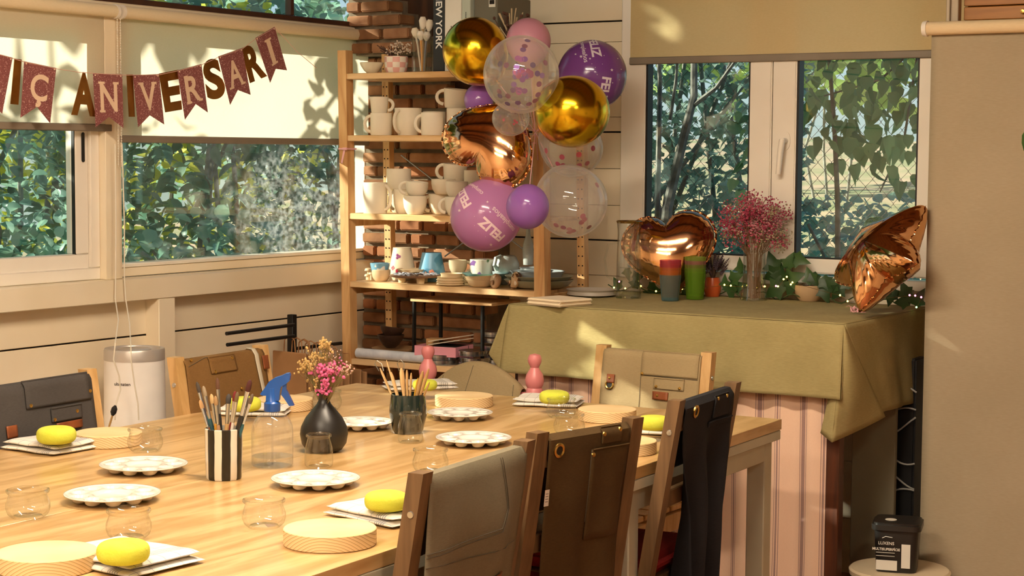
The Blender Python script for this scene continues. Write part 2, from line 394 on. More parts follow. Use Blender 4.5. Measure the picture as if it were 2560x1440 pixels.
for i, (u0, u1, g0, g1) in enumerate(((-3.186, -2.618, -3.114, -2.701), (-2.614, -2.0, -2.526, -2.09))):
    b = MB(); zb, zt = 1.045, 2.06; th = .055
    for (ua, ub) in ((u0, g0), (g1, u1)): b.box(((ua+ub)/2, BY-.022, (zb+zt)/2), (ub-ua, th, zt-zb), bev=.004)
    b.box(((g0+g1)/2, BY-.022, (zb+1.096)/2), (g1-g0, th, 1.096-zb), bev=.004).box(((g0+g1)/2, BY-.022, 2.03), (g1-g0, th, .06), bev=.004)
    s = b.build('sash', PVC, w3); seal('seal', 'y', BY-.022, g0-.001, g1+.001, 1.093, 2.0, s, .008, .04); quadpane('y', BY-.012, g0, g1, 1.09, 2.0, PANE, s)
    if i:
        h0 = P(1965, 352, 'y', BY-.05); hb = MB(); hb.lathe([(.017, 0), (.017, .008)], 16, h0+V((0, .004, 0)), (0, -1, 0), sx=1, sy=1.9)
        hb.cyl(h0+V((0, 0, 0)), h0+V((0, -.03, 0)), .010, .009); hb.tube([h0+V((0, -.03, .004)), h0+V((-.004, -.034, -.03)), h0+V((-.012, -.034, -.115))], [.011, .011, .009], 10)
        hb.build('handle', PVC, s)
# closing walls behind the camera
w5 = struct('wall_right', 'plain cream wall on the right of the room', 'wall'); MB().box((2.25, 2.1, 1.38), (.1, 7.8, 2.76)).build('wall_panel', CREAM, w5)
w6 = struct('wall_front', 'plain cream wall behind the viewer', 'wall'); MB().box((-1.05, -1.65, 1.38), (6.7, .1, 2.76)).build('wall_panel', CREAM, w6)

# ---- brick chimney in the corner
BR1 = pm('brick_red', 'B87C50', .85, c2='96603C', ns=9, bump=.5, bs=40)
BR2 = pm('brick_pale', 'BE9068', .85, c2='9A6A48', ns=9, bump=.5, bs=40)
BR3 = pm('brick_brown', 'A0724A', .85, c2='7E5434', ns=9, bump=.5, bs=40)
MORT = pm('mortar', '8C7E68', .95, c2='6E6252', ns=20, bump=.5, bs=60)
ch = struct('wall_chimney', 'brick chimney flaring upward in the corner behind the shelf', 'chimney')
XR = [(0, -3.715), (1.30, -3.715), (1.5, -3.79), (1.62, -3.86), (1.74, -3.905), (1.86, -3.965), (1.95, -4.04), (2.03, -4.118), (2.2, -4.2), (2.3, -4.24)]
def xr(z):
    for (a, xa), (c, xb) in zip(XR, XR[1:]):
        if z <= c: return xa+(xb-xa)*(z-a)/(c-a)
    return XR[-1][1]
b = MB()
k = 0
while k*.052 < 2.3:
    z = k*.052; yf = 5.635 if z < 1.80 else 5.535
    b.box(((-4.30+xr(z+.026)-.006)/2, (yf+BY)/2+.006, z+.026), (xr(z+.026)-.006+4.30, BY-yf-.004, .0525)); k += 1
b.build('mortar_bed', MORT, ch, False)
b = MB(); b.box((-4.0, 5.735, 1.1), (.40, .12, 2.2)); b.box((-4.03, 5.72, 2.3), (.46, .14, .7)); b.build('flue_core', wood('dark_flue', '4E3018', '33200F', 'Z', 6, .8), ch, False)  # dark brown streaked colour on the core behind the brick face
bm_cache = {}
k = 0
while k*.052 < 2.28:
    z = k*.052; yf = 5.62 if z < 1.80 else 5.515; x = -4.295 + (.0 if k % 2 else -.05); xe = xr(z+.02)
    while x < xe-.02:
        L = random.choice((.115, .12, .225)); x1 = min(x+L, xe); x0 = max(x, -4.295)
        if xe-x1 < .035: x1 = xe
        if x1-x0 > .02:
            key = (round((x1-x0)*100), random.randrange(3))
            if key not in bm_cache: bm_cache[key] = MB().box((0, 0, 0), ((x1-x0)-.010, .10, .037), bev=.004).mesh('brick', (BR1, BR2, BR3)[key[1]], False)
            o = link('brick', bm_cache[key], ch, ((x0+x1)/2, yf+.05+random.uniform(-.004, .004), z+.026)); o.rotation_euler = (0, random.uniform(-.012, .012), 0)
        x = x1
    k += 1

# ---- ceiling lamps (their light is made here)
LAMPM = emis('lamp_diffuser', 'FFE9CC', 26*LAMP)
HOUS = pm('lamp_housing', 'E8E6E0', .4)
def ceiling_lamp(x, y, rz, label, L=1.2):
    t = thing('ceiling_lamp', label, 'lamp', (x, y, CEIL-.19), rz, 'linear lamps on the ceiling beams')
    MB().box((0, 0, .018), (L, .15, .036), bev=.004).build('housing', HOUS, t)
    MB().box((0, 0, -.006), (L-.02, .12, .014), bev=.003).build('diffuser', LAMPM, t)
    for s in (-1, 1): MB().cyl((s*L*.4, 0, .03), (s*L*.4, 0, .19), .004).build('suspension_rod', HOUS, t)
ceiling_lamp(-2.1, 3.1, .1, 'linear ceiling lamp above the far end of the work table')
ceiling_lamp(-2.0, 1.3, .1, 'linear ceiling lamp above the near end of the work table')
ceiling_lamp(-1.9, -.5, .1, 'linear ceiling lamp beside the place of the viewer')
ceiling_lamp(.2, 1.6, .1, 'short added fill lamp on the ceiling near the right wall', .5)  # added fill lamp, lifts the dark aprons and the right side

# ---- roller blinds
BLINDF = fabric('blind_fabric', 'F2EBD8', 'ECE3CB', .9, 700, trans=.62, bump=.1, big=2)
BAR = pm('blind_bar_grey', '8C8070', .45, c2='7A6F60', ns=5)
TUBE = fabric('blind_roll', 'EBDCBB', 'E3D1AB', .85, 700, bump=.1, big=2)
CHAINM = pm('bead_white', 'E9E2D0', .4)
def blind(label, ax, c, u0, u1, ztube, r, zb, barh, chain=None, fm=BLINDF, sag=0):
    t = struct('roller_blind', label, 'blind'); t['group'] = 'roller blinds'
    def pt(u, z, off=0): return V((c+off, u, z)) if ax == 'x' else V((u, c-off, z))
    MB().cyl(pt(u0, ztube, .0), pt(u1, ztube, .0), r, n=20).build('roller_tube', TUBE, t)
    f = MB(); f.grid(lambda a, q: pt(u0+(u1-u0)*a, ztube+(zb-ztube)*q, -r*.9+.004*nz((a*3, q*2, u0*5))), 30, 14); f.build('blind_fabric', fm, t)
    b_ = MB(); m = pt((u0+u1)/2, zb, -r*.9); b_.box(m, (.012, u1-u0+.004, barh) if ax == 'x' else (u1-u0+.004, .012, barh), bev=.003); b_.build('bottom_bar', BAR, t)
    for u in (u0-.006, u1+.006): MB().lathe([(r*1.12, -.005), (r*1.12, .005)], 20, pt(u, ztube), (0, 1, 0) if ax == 'x' else (1, 0, 0)).build('end_cap', PVC, t)
    if chain:
        u, zlow, off = chain; q = MB()
        z = ztube
        while z > zlow:
            for s in (-1, 1): q.ball(pt(u+s*.007, z, off), .0028, 6, 4)
            z -= .0085
        q.tube([pt(u-.007, ztube, off), pt(u-.007, zlow, off), pt(u, zlow-.012, off), pt(u+.007, zlow, off), pt(u+.007, ztube, off)], .001, 5); q.build('bead_chain', CHAINM, t)
    return t
yb = lambda px: P(px, 300, 'x', LX+.04).y
blind('roller blind pulled partway down over the sliding window', 'x', LX+.055, 2.7, yb(279), 1.898, .021, 1.523, .024, (yb(291), 1.40, .0))
blind('roller blind hanging over the wide fixed window', 'x', LX+.055, yb(300), 5.62, 1.898, .021, 1.488, .024, (yb(950), 1.0, -.01))
blind('roller blind lowered over the casement window', 'y', BY-.075, P(1567, 100, 'y', BY-.08).x, -1.93, 2.28, .024, P(1900, 144, 'y', BY-.08).z, .026, fm=fabric('blind_tan', 'DDCB9E', 'D2BE8C', .9, 700, trans=.22, bump=.1, big=2))
cd_ = MB(); xw, xf_ = LX+.075, -3.945
for pts in (((288, 360, xw), (290, 560, xw), (289, 690, xw), (288, 745, xw), (296, 800, -4.12), (288, 858, xf_+.0), (284, 900, xf_), (298, 940, xf_), (301, 975, xf_), (290, 1010, xf_), (287, 1050, xf_)), ((305, 360, xw), (311, 560, xw), (311, 690, xw), (314, 745, xw), (324, 810, -4.12), (327, 862, xf_), (328, 900, xf_), (336, 960, xf_), (345, 1010, xf_), (347, 1050, xf_))):
    cd_.tube([P(a, c, 'x', e) for a, c, e in pts], .0022, 6)
tag(cd_.build('blind_cord', CHAINM), 'thin white blind cords hanging down past the ledge', 'cord')
# ================================================================== the garden outside
def leafmat(name, c1, c2, tr=.45, rough=.45):
    if name in MC: return MC[name]
    m, n, out = base(name); b = N(n, 'BsdfPrincipled'); b.inputs['Roughness'].default_value = rough
    oi = N(n, 'ObjectInfo'); g = N(n, 'NewGeometry'); ad = N(n, 'Math', operation='ADD'); fr = N(n, 'Math', operation='FRACT')
    n.links.new(oi.outputs['Random'], ad.inputs[0]); n.links.new(g.outputs['Random Per Island'], ad.inputs[1]); n.links.new(ad.outputs[0], fr.inputs[0])
    r = ramp(n, fr.outputs[0], [(0, c1), (1, c2)]); n.links.new(r, b.inputs['Base Color'])
    t = N(n, 'BsdfTranslucent'); hs = N(n, 'HueSaturation'); hs.inputs['Value'].default_value = 1.6; hs.inputs['Hue'].default_value = .47; n.links.new(r, hs.inputs['Color']); n.links.new(hs.outputs[0], t.inputs[0])
    mx = N(n, 'MixShader', i_Fac=tr); n.links.new(b.outputs[0], mx.inputs[1]); n.links.new(t.outputs[0], mx.inputs[2]); n.links.new(mx.outputs[0], out.inputs[0])
    MC[name] = m; return m
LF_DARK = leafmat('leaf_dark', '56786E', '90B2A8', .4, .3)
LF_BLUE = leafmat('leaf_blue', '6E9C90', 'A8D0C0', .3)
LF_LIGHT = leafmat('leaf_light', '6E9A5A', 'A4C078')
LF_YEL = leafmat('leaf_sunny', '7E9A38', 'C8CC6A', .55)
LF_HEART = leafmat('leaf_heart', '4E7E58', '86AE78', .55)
BARK = pm('pale_bark', '9A9A90', .9, c2='6E6E66', ns=20, bump=.5, bs=40)
def leaf_pts(kind):
    if kind == 'long': o = [(0, 0), (.22, .25), (.26, .5), (.17, .8), (0, 1.05)]
    elif kind == 'round': o = [(0, 0), (.30, .25), (.40, .55), (.28, .85), (0, .98)]
    elif kind == 'heart': o = [(0, .06), (.28, -.06), (.47, .18), (.40, .55), (.17, .85), (0, 1.08)]
    elif kind == 'ivy': o = [(0, 0), (.25, -.18), (.34, .06), (.58, .28), (.30, .42), (.22, .62), (0, 1.0)]
    vs = [V((0, y, 0)) for x, y in o]; L = [V((-x, y, x*.35)) for x, y in o[1:-1]]; Rr = [V((x, y, x*.35)) for x, y in o[1:-1]]
    n = len(o); vs += L + Rr; fs = []
    for base_ in (n, n+len(L)):
        idx = [0]+[base_+i for i in range(len(L))]+[n-1]
        for i in range(n-1):
            q = [i, i+1, idx[i+1], idx[i]]; q2 = []
            for t_ in q:
                if t_ not in q2: q2.append(t_)
            if len(q2) > 2: fs.append(tuple(q2) if base_ != n else tuple(reversed(q2)))
    for i, v in enumerate(vs): v.z -= .25*v.y*v.y
    return vs, fs
LP = {k: leaf_pts(k) for k in ('long', 'round', 'heart', 'ivy')}
def rot_rand(droop=0):
    return Matrix.Rotation(R()*2*PI, 3, 'Z') @ Matrix.Rotation(random.uniform(-1.0, .5)-droop, 3, 'X') @ Matrix.Rotation(random.uniform(-.8, .8), 3, 'Y')
def shrub(name, label, cat, pts, kind, size, mat_, n_ind, face, group=None, droop=0, stems=(), loc=(0, 0, 0), sr=.018):
    """pts: leaf places; the ones nearest the glass are leaves of their own, the rest one mass of foliage"""
    t = thing(name, label, cat, loc, group=group); L = V(loc)
    pts = sorted(pts, key=lambda p: (V(p)-V(face)).length)
    vs, fs = LP[kind]; me = MB().add(vs, fs).mesh('leaf', mat_)
    for p in pts[:n_ind]:
        o = link('leaf', me, t); s = size*random.uniform(.7, 1.25); o.matrix_local = Matrix.Translation(V(p)-L) @ rot_rand(droop).to_4x4() @ Matrix.Scale(s, 4)
    b = MB()
    for p in pts[n_ind:]:
        M_ = Matrix.Translation(V(p)-L) @ rot_rand(droop).to_4x4() @ Matrix.Scale(size*random.uniform(.7, 1.25), 4); b.add([M_ @ v for v in vs], fs)
    if b.v: b.build('foliage', mat_, t)['kind'] = 'stuff'
    if stems:
        s = MB()
        for st in stems: s.tube([V(p)-L for p in st], [sr*(1-.7*i/len(st)) for i in range(len(st))], 6)
        s.build('stem', BARK, t)
    return t
def blob(c, r, n, hollow=.35):
    out = []
    while len(out) < n:
        p = V((random.uniform(-1, 1), random.uniform(-1, 1), random.uniform(-1, 1)))
        if hollow < p.length < 1: out.append(V(c)+V((p.x*r[0], p.y*r[1], p.z*r[2])))
    return out
def stemset(c, h, n, sp): return [[(c[0], c[1], -.1), (c[0]+random.uniform(-sp, sp)*.5, c[1]+random.uniform(-sp, sp)*.5, h*.5), (c[0]+random.uniform(-sp, sp), c[1]+random.uniform(-sp, sp), h)] for _ in range(n)]
GROUND = pm('garden_soil', '8A7A58', .95, c2='5E6A3E', ns=1.2, bump=.6, bs=8)
gd = tag(MB().box((-9.6, 6, -.2), (10.4, 30, .2)).build('garden_ground', GROUND), 'bare garden soil below the left windows', 'ground', kind='structure')
bank = MB(); bank.grid(lambda u, v: V((-14+20*u, 6.0+22*v, -.1+1.9*max(0, v-.05)**.8+.10*nz((u*9, v*7, 2)))), 40, 40)
SAND = pm('sandy_bank', 'DABD9C', .95, c2='9EA878', ns=1.6, bump=.5, bs=6)
tag(bank.build('garden_bank', SAND), 'sandy sunlit bank rising behind the casement window', 'ground', kind='structure')
# --- left side
face = (-4.3, 4.8, 1.3)
shrub('pale_shrub', 'pale blue green round leaved shrub low outside the sliding window', 'shrub', blob((-5.25, 4.86, .75), (.38, .55, .62), 1300, .55), 'round', .05, LF_BLUE, 200, (-4.3, 4.2, 1.2), stems=stemset((-5.25, 4.86), .9, 4, .3), loc=(-5.25, 4.86, -.1))
shrub('dark_hedge_bush', 'tall dark leafy bush behind the pale shrub', 'bush', blob((-6.2, 5.4, 1.6), (.55, .9, 1.5), 2600), 'long', .082, LF_DARK, 60, face, 'hedge bushes beyond the left windows', stems=stemset((-6.2, 5.4), 2.2, 5, .5), loc=(-6.2, 5.4, -.1))
shrub('dark_hedge_bush', 'broad leafed dark bush filling the left half of the fixed window', 'bush', blob((-6.1, 6.7, 1.35), (.55, .9, 1.35), 2300), 'long', .09, LF_DARK, 120, face, 'hedge bushes beyond the left windows', stems=stemset((-6.1, 6.7), 2.0, 5, .5), loc=(-6.1, 6.7, -.1))
shrub('dark_hedge_bush', 'dark bush with small leaves at the right of the fixed window', 'bush', blob((-6.2, 8.0, 1.3), (.55, .85, 1.4), 2000), 'long', .075, LF_DARK, 40, face, 'hedge bushes beyond the left windows', stems=stemset((-6.2, 8.0), 2.0, 4, .5), loc=(-6.2, 8.0, -.1))
shrub('blue_leaf_plant', 'spray of blue grey leaves low in the fixed window', 'plant', blob((-5.45, 6.15, .85), (.25, .55, .42), 330, .2), 'round', .075, LF_BLUE, 160, face, stems=stemset((-5.45, 6.15), 1.0, 6, .4), loc=(-5.45, 6.15, -.1))
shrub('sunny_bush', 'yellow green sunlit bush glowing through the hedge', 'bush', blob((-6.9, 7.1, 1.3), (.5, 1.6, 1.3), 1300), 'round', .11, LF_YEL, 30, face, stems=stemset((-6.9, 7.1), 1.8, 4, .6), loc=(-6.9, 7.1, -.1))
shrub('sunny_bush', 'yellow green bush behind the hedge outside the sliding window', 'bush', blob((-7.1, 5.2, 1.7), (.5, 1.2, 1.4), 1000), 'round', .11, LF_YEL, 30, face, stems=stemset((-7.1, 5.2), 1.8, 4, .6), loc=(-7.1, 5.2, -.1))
shrub('added_shade_bush', 'added light green bush out of view beside the house, shading the sliding window', 'bush', [q for q in blob((-6.3, 2.5, 1.2), (.6, 1.45, 1.6), 4200, .0) if q.z < 2.46+.05*math.sin(q.y*9)]+blob((-6.2, 4.2, .85), (.35, .35, .9), 380, .0), 'round', .12, LF_LIGHT, 20, (-4.3, 3.5, 1.3), stems=stemset((-6.3, 3.2), 1.8, 5, .6), loc=(-6.3, 3.2, -.1))  # added out of view; flat top lets sun reach the blinds, not the room
shrub('tree_branch_spray', 'leafy branch casting shadows on the blind', 'branch', blob((-5.6, 4.62, 2.22), (.3, .22, .28), 60, 0), 'round', .11, LF_LIGHT, 20, (-4.3, 5.4, 1.8), stems=[[(-6.3, 3.4, 1.6), (-5.9, 4.0, 2.1), (-5.5, 4.7, 2.3)]], loc=(-6.3, 3.4, -.1))
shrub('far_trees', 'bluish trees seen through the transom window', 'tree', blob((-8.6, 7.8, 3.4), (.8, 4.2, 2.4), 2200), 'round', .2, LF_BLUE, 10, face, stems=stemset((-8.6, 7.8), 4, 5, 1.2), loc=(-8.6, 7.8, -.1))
shrub('added_shade_tree', 'added dense tree crown out of view, keeping sun off the transom', 'tree', blob((-6.7, 2.4, 3.85), (.7, 2.2, .85), 2800, 0), 'round', .2, LF_LIGHT, 10, (-4.3, 3.5, 2.3), stems=stemset((-6.9, 2.2), 3.4, 3, .3), loc=(-6.9, 2.2, -.1))  # unseen crown added to stop sun entering above the blinds
GW = wood('grey_wood', 'B79C76', '8E7352', 'Z', 6, .8)
tr = thing('garden_trellis', 'weathered wooden rail and posts outside the fixed window', 'trellis', (-5.2, 7.05, -.1))
for dy in (0, .55): MB().box((0, dy, .65), (.06, .06, 1.3), bev=.004).build('post', GW, tr)
for z in (1.16, .75): MB().box((.02, .3, z), (.03, 1.0, .05), bev=.003).build('rail', GW, tr)
MB().lathe([(.07, 1.19), (.095, 1.38), (.098, 1.40), (.085, 1.40), (.07, 1.25), (0, 1.25)], 20, (.0, .42, 0)).build('pot', pm('grey_pot', '6E7880', .6), tr)
# --- behind the casement window
face2 = (-2.6, 5.8, 1.4)
shrub('ivy_mass', 'dark ivy covered bush behind the left pane of the casement', 'bush', blob((-4.05, 7.9, 1.5), (.65, .45, 1.3), 2200, .2), 'ivy', .062, leafmat('leaf_ivy_out', '6A8A7E', 'A8C4B6', .4, .3), 120, face2, stems=stemset((-4.0, 7.9), 2, 6, .6), loc=(-4.05, 7.9, 0))
b = thing('garden_tree', 'slender forked grey tree trunk outside the left pane', 'tree', (-3.75, 6.9, 0))
g0 = P(1668, 520, 'y', 6.9)
def tl(px, py, y=6.9): return P(px, py, 'y', y)-V((-3.75, 6.9, 0))
MB().tube([tl(1655, 800), tl(1668, 520), tl(1710, 340), tl(1735, 240), tl(1735, 60)], [.026, .024, .02, .017, .013], 8).build('trunk', BARK, b)
MB().tube([tl(1725, 270), tl(1790, 220), tl(1840, 150)], [.012, .009, .006], 6).build('branch', BARK, b)
MB().tube([tl(1640, 800), tl(1645, 450), tl(1650, 200), tl(1640, 60)], [.014, .012, .010, .008], 6).build('branch', BARK, b)
MB().tube([tl(1675, 300), tl(1690, 200), tl(1700, 60)], [.008, .007, .005], 6).build('branch', BARK, b)
v2 = thing('vine_stem', 'thin grey climbing stem outside the right pane', 'stem', (-2.95, 6.6, 0))
MB().tube([P(2095, 760, 'y', 6.6)-V((-2.95, 6.6, 0)), P(2094, 500, 'y', 6.6)-V((-2.95, 6.6, 0)), P(2085, 300, 'y', 6.6)-V((-2.95, 6.6, 0)), P(2068, 80, 'y', 6.6)-V((-2.95, 6.6, 0))], [.013, .011, .009, .008], 8).build('stem', BARK, v2)
MB().tube([P(2020, 560, 'y', 6.6)-V((-2.95, 6.6, 0)), P(2060, 640, 'y', 6.6)-V((-2.95, 6.6, 0)), P(2085, 720, 'y', 6.6)-V((-2.95, 6.6, 0))], .006, 6).build('side_stem', BARK, v2)
hp = []
for _ in range(175):
    px = random.uniform(2005, 2310); top = 130; lim = 330 + (px-2005)*.45 + random.uniform(-80, 80)
    hp.append(P(px, random.uniform(60, max(140, lim)), 'y', random.uniform(6.35, 6.8)))
for _ in range(14): hp.append(P(random.uniform(1830, 1885), random.uniform(280, 620), 'y', 6.5))
shrub('heart_leaf_vine', 'vine of heart shaped green leaves hanging in the right pane', 'vine', hp, 'heart', .062, LF_HEART, 189, face2, droop=1.3, stems=[[P(2310, 100, 'y', 6.6), P(2200, 200, 'y', 6.6), P(2060, 240, 'y', 6.6)], [P(2300, 100, 'y', 6.6), P(2260, 350, 'y', 6.6), P(2200, 480, 'y', 6.6)]], loc=(-2.6, 6.6, 0), sr=.006)
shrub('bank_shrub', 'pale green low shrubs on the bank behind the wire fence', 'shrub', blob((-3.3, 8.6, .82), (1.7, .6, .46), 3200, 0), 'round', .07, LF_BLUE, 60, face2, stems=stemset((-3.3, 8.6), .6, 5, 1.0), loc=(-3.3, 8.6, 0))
shrub('bank_tree', 'loose light green trees far up the bank', 'tree', blob((-7.0, 17, 4.3), (6.5, 1.5, 2.4), 2600, 0)+blob((-5.0, 13, 2.4), (2.5, 1.0, .5), 300, 0), 'round', .26, LF_LIGHT, 10, face2, stems=stemset((-7.0, 17), 3, 3, .8), loc=(-7.0, 17, 1))
cf = thing('wire_fence', 'rusty chain link fence outside the casement window', 'fence', (-3.4, 7.2, 0))
b = MB(); pitch = .062
for i in range(40):
    x = -1.3+i*pitch; pts = [V((x+(pitch/2 if k % 2 else 0)*(1 if i % 2 else 1), .004*(1 if k % 2 else -1), .5+k*pitch*.55)) for k in range(44)]; b.tube(pts, .0016, 3)
    pts = [V((x+pitch-(pitch/2 if k % 2 else 0), .004*(-1 if k % 2 else 1), .5+k*pitch*.55)) for k in range(44)]; b.tube(pts, .0016, 3)
b.build('wire_mesh', pm('fence_wire', '6E675C', .6, .5), cf)['kind'] = 'stuff'
for x in (-1.32, 1.25): MB().cyl((x, 0, 0), (x, 0, 1.9), .02).build('post', pm('fence_post', '77736A', .6, .4), cf)
# ================================================================== work table
TOPW = wood('table_pine', 'D0AE7A', 'AE8852', 'Y', 7, .30, ringy=.55, coat=.15)
LEGP = pm('table_grey_green', 'C0BCA6', .5, c2='B3AF9A', ns=6)
TROT = math.radians(2.5); TFR = V((-2.007, 4.512, 0))
TM = Matrix.Translation(TFR) @ Matrix.Rotation(TROT, 4, 'Z')
def tl2w(x, y, z=0): return TM @ V((x, y, z))
def worktable(label, x0, x1, L):
    t = thing('work_table', label, 'table', M=TM @ Matrix.Translation((x1, 0, 0)))
    n = 5; w_ = (x1-x0)/n
    b = MB(); b.box((-(x1-x0)/2, -L/2, TZ-.014), (x1-x0, L, .028), bev=.0008); b.build('tabletop', TOPW, t)
    for s, c in ((1, -.03), (-1, -(x1-x0)+.03)): MB().box((c, -L/2, TZ-.07), (.02, L-.12, .08), bev=.002).build('side_apron', LEGP, t)
    MB().box((-.006, -L/2, TZ-.042), (.012, L-.01, .026), bev=.002).build('edge_strip', LEGP, t); MB().box((-(x1-x0)/2, -.006, TZ-.042), (x1-x0-.02, .012, .026), bev=.002).build('edge_strip', LEGP, t)
    for y in (-.04, -L+.04): MB().box((-(x1-x0)/2, y, TZ-.07), (x1-x0-.08, .02, .08), bev=.002).build('end_apron', LEGP, t)
    for y in (-.045, -.87, -L+.045):
        for c in (-.045, -(x1-x0)+.045): MB().box((c, y, (TZ-.028)/2), (.052, .052, TZ-.028), bev=.003).build('leg', LEGP, t)
    return t
worktable('pine topped work table with grey painted legs, nearer the chairs with hanging aprons', -.744, 0, 2.85)
worktable('pine topped work table along the garden window side', -1.415, -.7444, 2.85)

# ================================================================== chairs
CHW = wood('chair_brown', '75593A', '5A432A', 'Z', 9, .5)
CHY = wood('chair_pine', 'CCA672', 'AE8850', 'Z', 9, .5)
STEELM = pm('bright_steel', 'C8CCD0', .3, 1)
CT, LEAN = .885, math.tan(math.radians(9.5))
def chair(label, pl, pr, mat_, hz=CT, group='wooden slat chairs around the work table', pine2=None):
    """pl, pr: tops of the left and right back posts seen from behind"""
    pl, pr = V(pl), V(pr); c = (pl+pr)/2; xa = (pr-pl); wd = xa.length; ang = math.atan2(xa.y, xa.x)
    t = thing('wooden_chair', label, 'chair', (c.x, c.y, 0), ang, group); h = wd/2
    for s in (-1, 1):
        b = MB(); x = s*h
        pts = [(x, -(hz-.43)*LEAN, .43), (x, 0, hz)]; a = .018; d = .0155
        vs = []
        for (px, py, pz) in [(x, -(hz-.43)*LEAN+.05, 0)]+pts: vs += [(px-a, py-d, pz), (px+a, py-d, pz), (px+a, py+d, pz), (px-a, py+d, pz)]
        fs = [(3, 2, 1, 0), (8, 9, 10, 11)]
        for k in (0, 4): fs += [(k+i, k+(i+1) % 4, k+4+(i+1) % 4, k+4+i) for i in range(4)]
        b.add(vs, fs); lg = b.build('back_post', mat_, t, False)
        MB().lathe([(.007, 0), (.006, .002)], 12, (x+s*a, -.062*LEAN, hz-.075), (s, 0, 0)).build('bolt', STEELM, lg)
        MB().box((x, -.44, .215), (.036, .036, .43), bev=.002).build('leg', mat_, t, False)
    for z, hh in ((hz-.048, .058), (hz-.24, .04)): MB().box((0, -(hz-z)*LEAN, z), (wd-.034, .02, hh), bev=.003).build('back_rail', mat_, t)
    for x in (-h, h): MB().box((x*.98, -.25, .40), (.022, .36, .05), bev=.002).build('side_rail', mat_, t)
    for k in range(5): MB().box((0, -.11-k*.078, .437), (wd-.002, .070, .016), bev=.003).build('seat_slat', mat_, t)
    return t
SC = (CAMH-CT)/.5
def ctop(px, py): return P(px, py, 'z', CT)
chR = [(ctop(1052, 1180), ctop(1312, 1100)), (ctop(1345, 1080), ctop(1583, 1043)), (ctop(1692, 1000), ctop(1833, 955))]
LBL = ['dark wooden chair with a grey apron, nearest the viewer', 'dark wooden chair with a dark brown apron over its back', 'dark wooden chair with a black apron, nearest the table corner']
for (a, b_), l in zip(chR, LBL): chair(l, b_, a, CHW)
l1r = ctop(218, 922); l2l, l2r = ctop(438, 893), ctop(650, 862); dv = (l2r-l2l)
L1 = (l1r-dv, l1r); L2 = (l2l, l2r)
chair('pine chair with a charcoal apron by the window wall', L1[0], L1[1], CHY)
chair('pine chair with an olive brown apron beside the purifier', L2[0], L2[1], CHY)
FY = 4.76
F = (P(1510, 862, 'y', FY), P(1772, 880, 'y', FY)); fz = (F[0].z+F[1].z)/2
chair('pine chair at the far end of the table against the green cloth', (F[0].x, FY, 0), (F[1].x, FY, 0), CHY, hz=fz)
CUSH = fabric('red_cushion', '8E1F1C', '6E1614', .9)
for i, (a, b_) in enumerate(chR):
    c = (a+b_)/2; ang = math.atan2((a-b_).y, (a-b_).x)
    cu = MB(); cu.box((0, -.25, .472), (.36, .36, .048), bev=.02)
    tag(cu.build('seat_cushion', CUSH, loc=(c.x, c.y, 0), rz=ang), 'dark red seat cushion on the ' + ['chair nearest the viewer', 'chair with the dark brown apron', 'chair nearest the table corner'][i], 'cushion', 'red seat cushions')

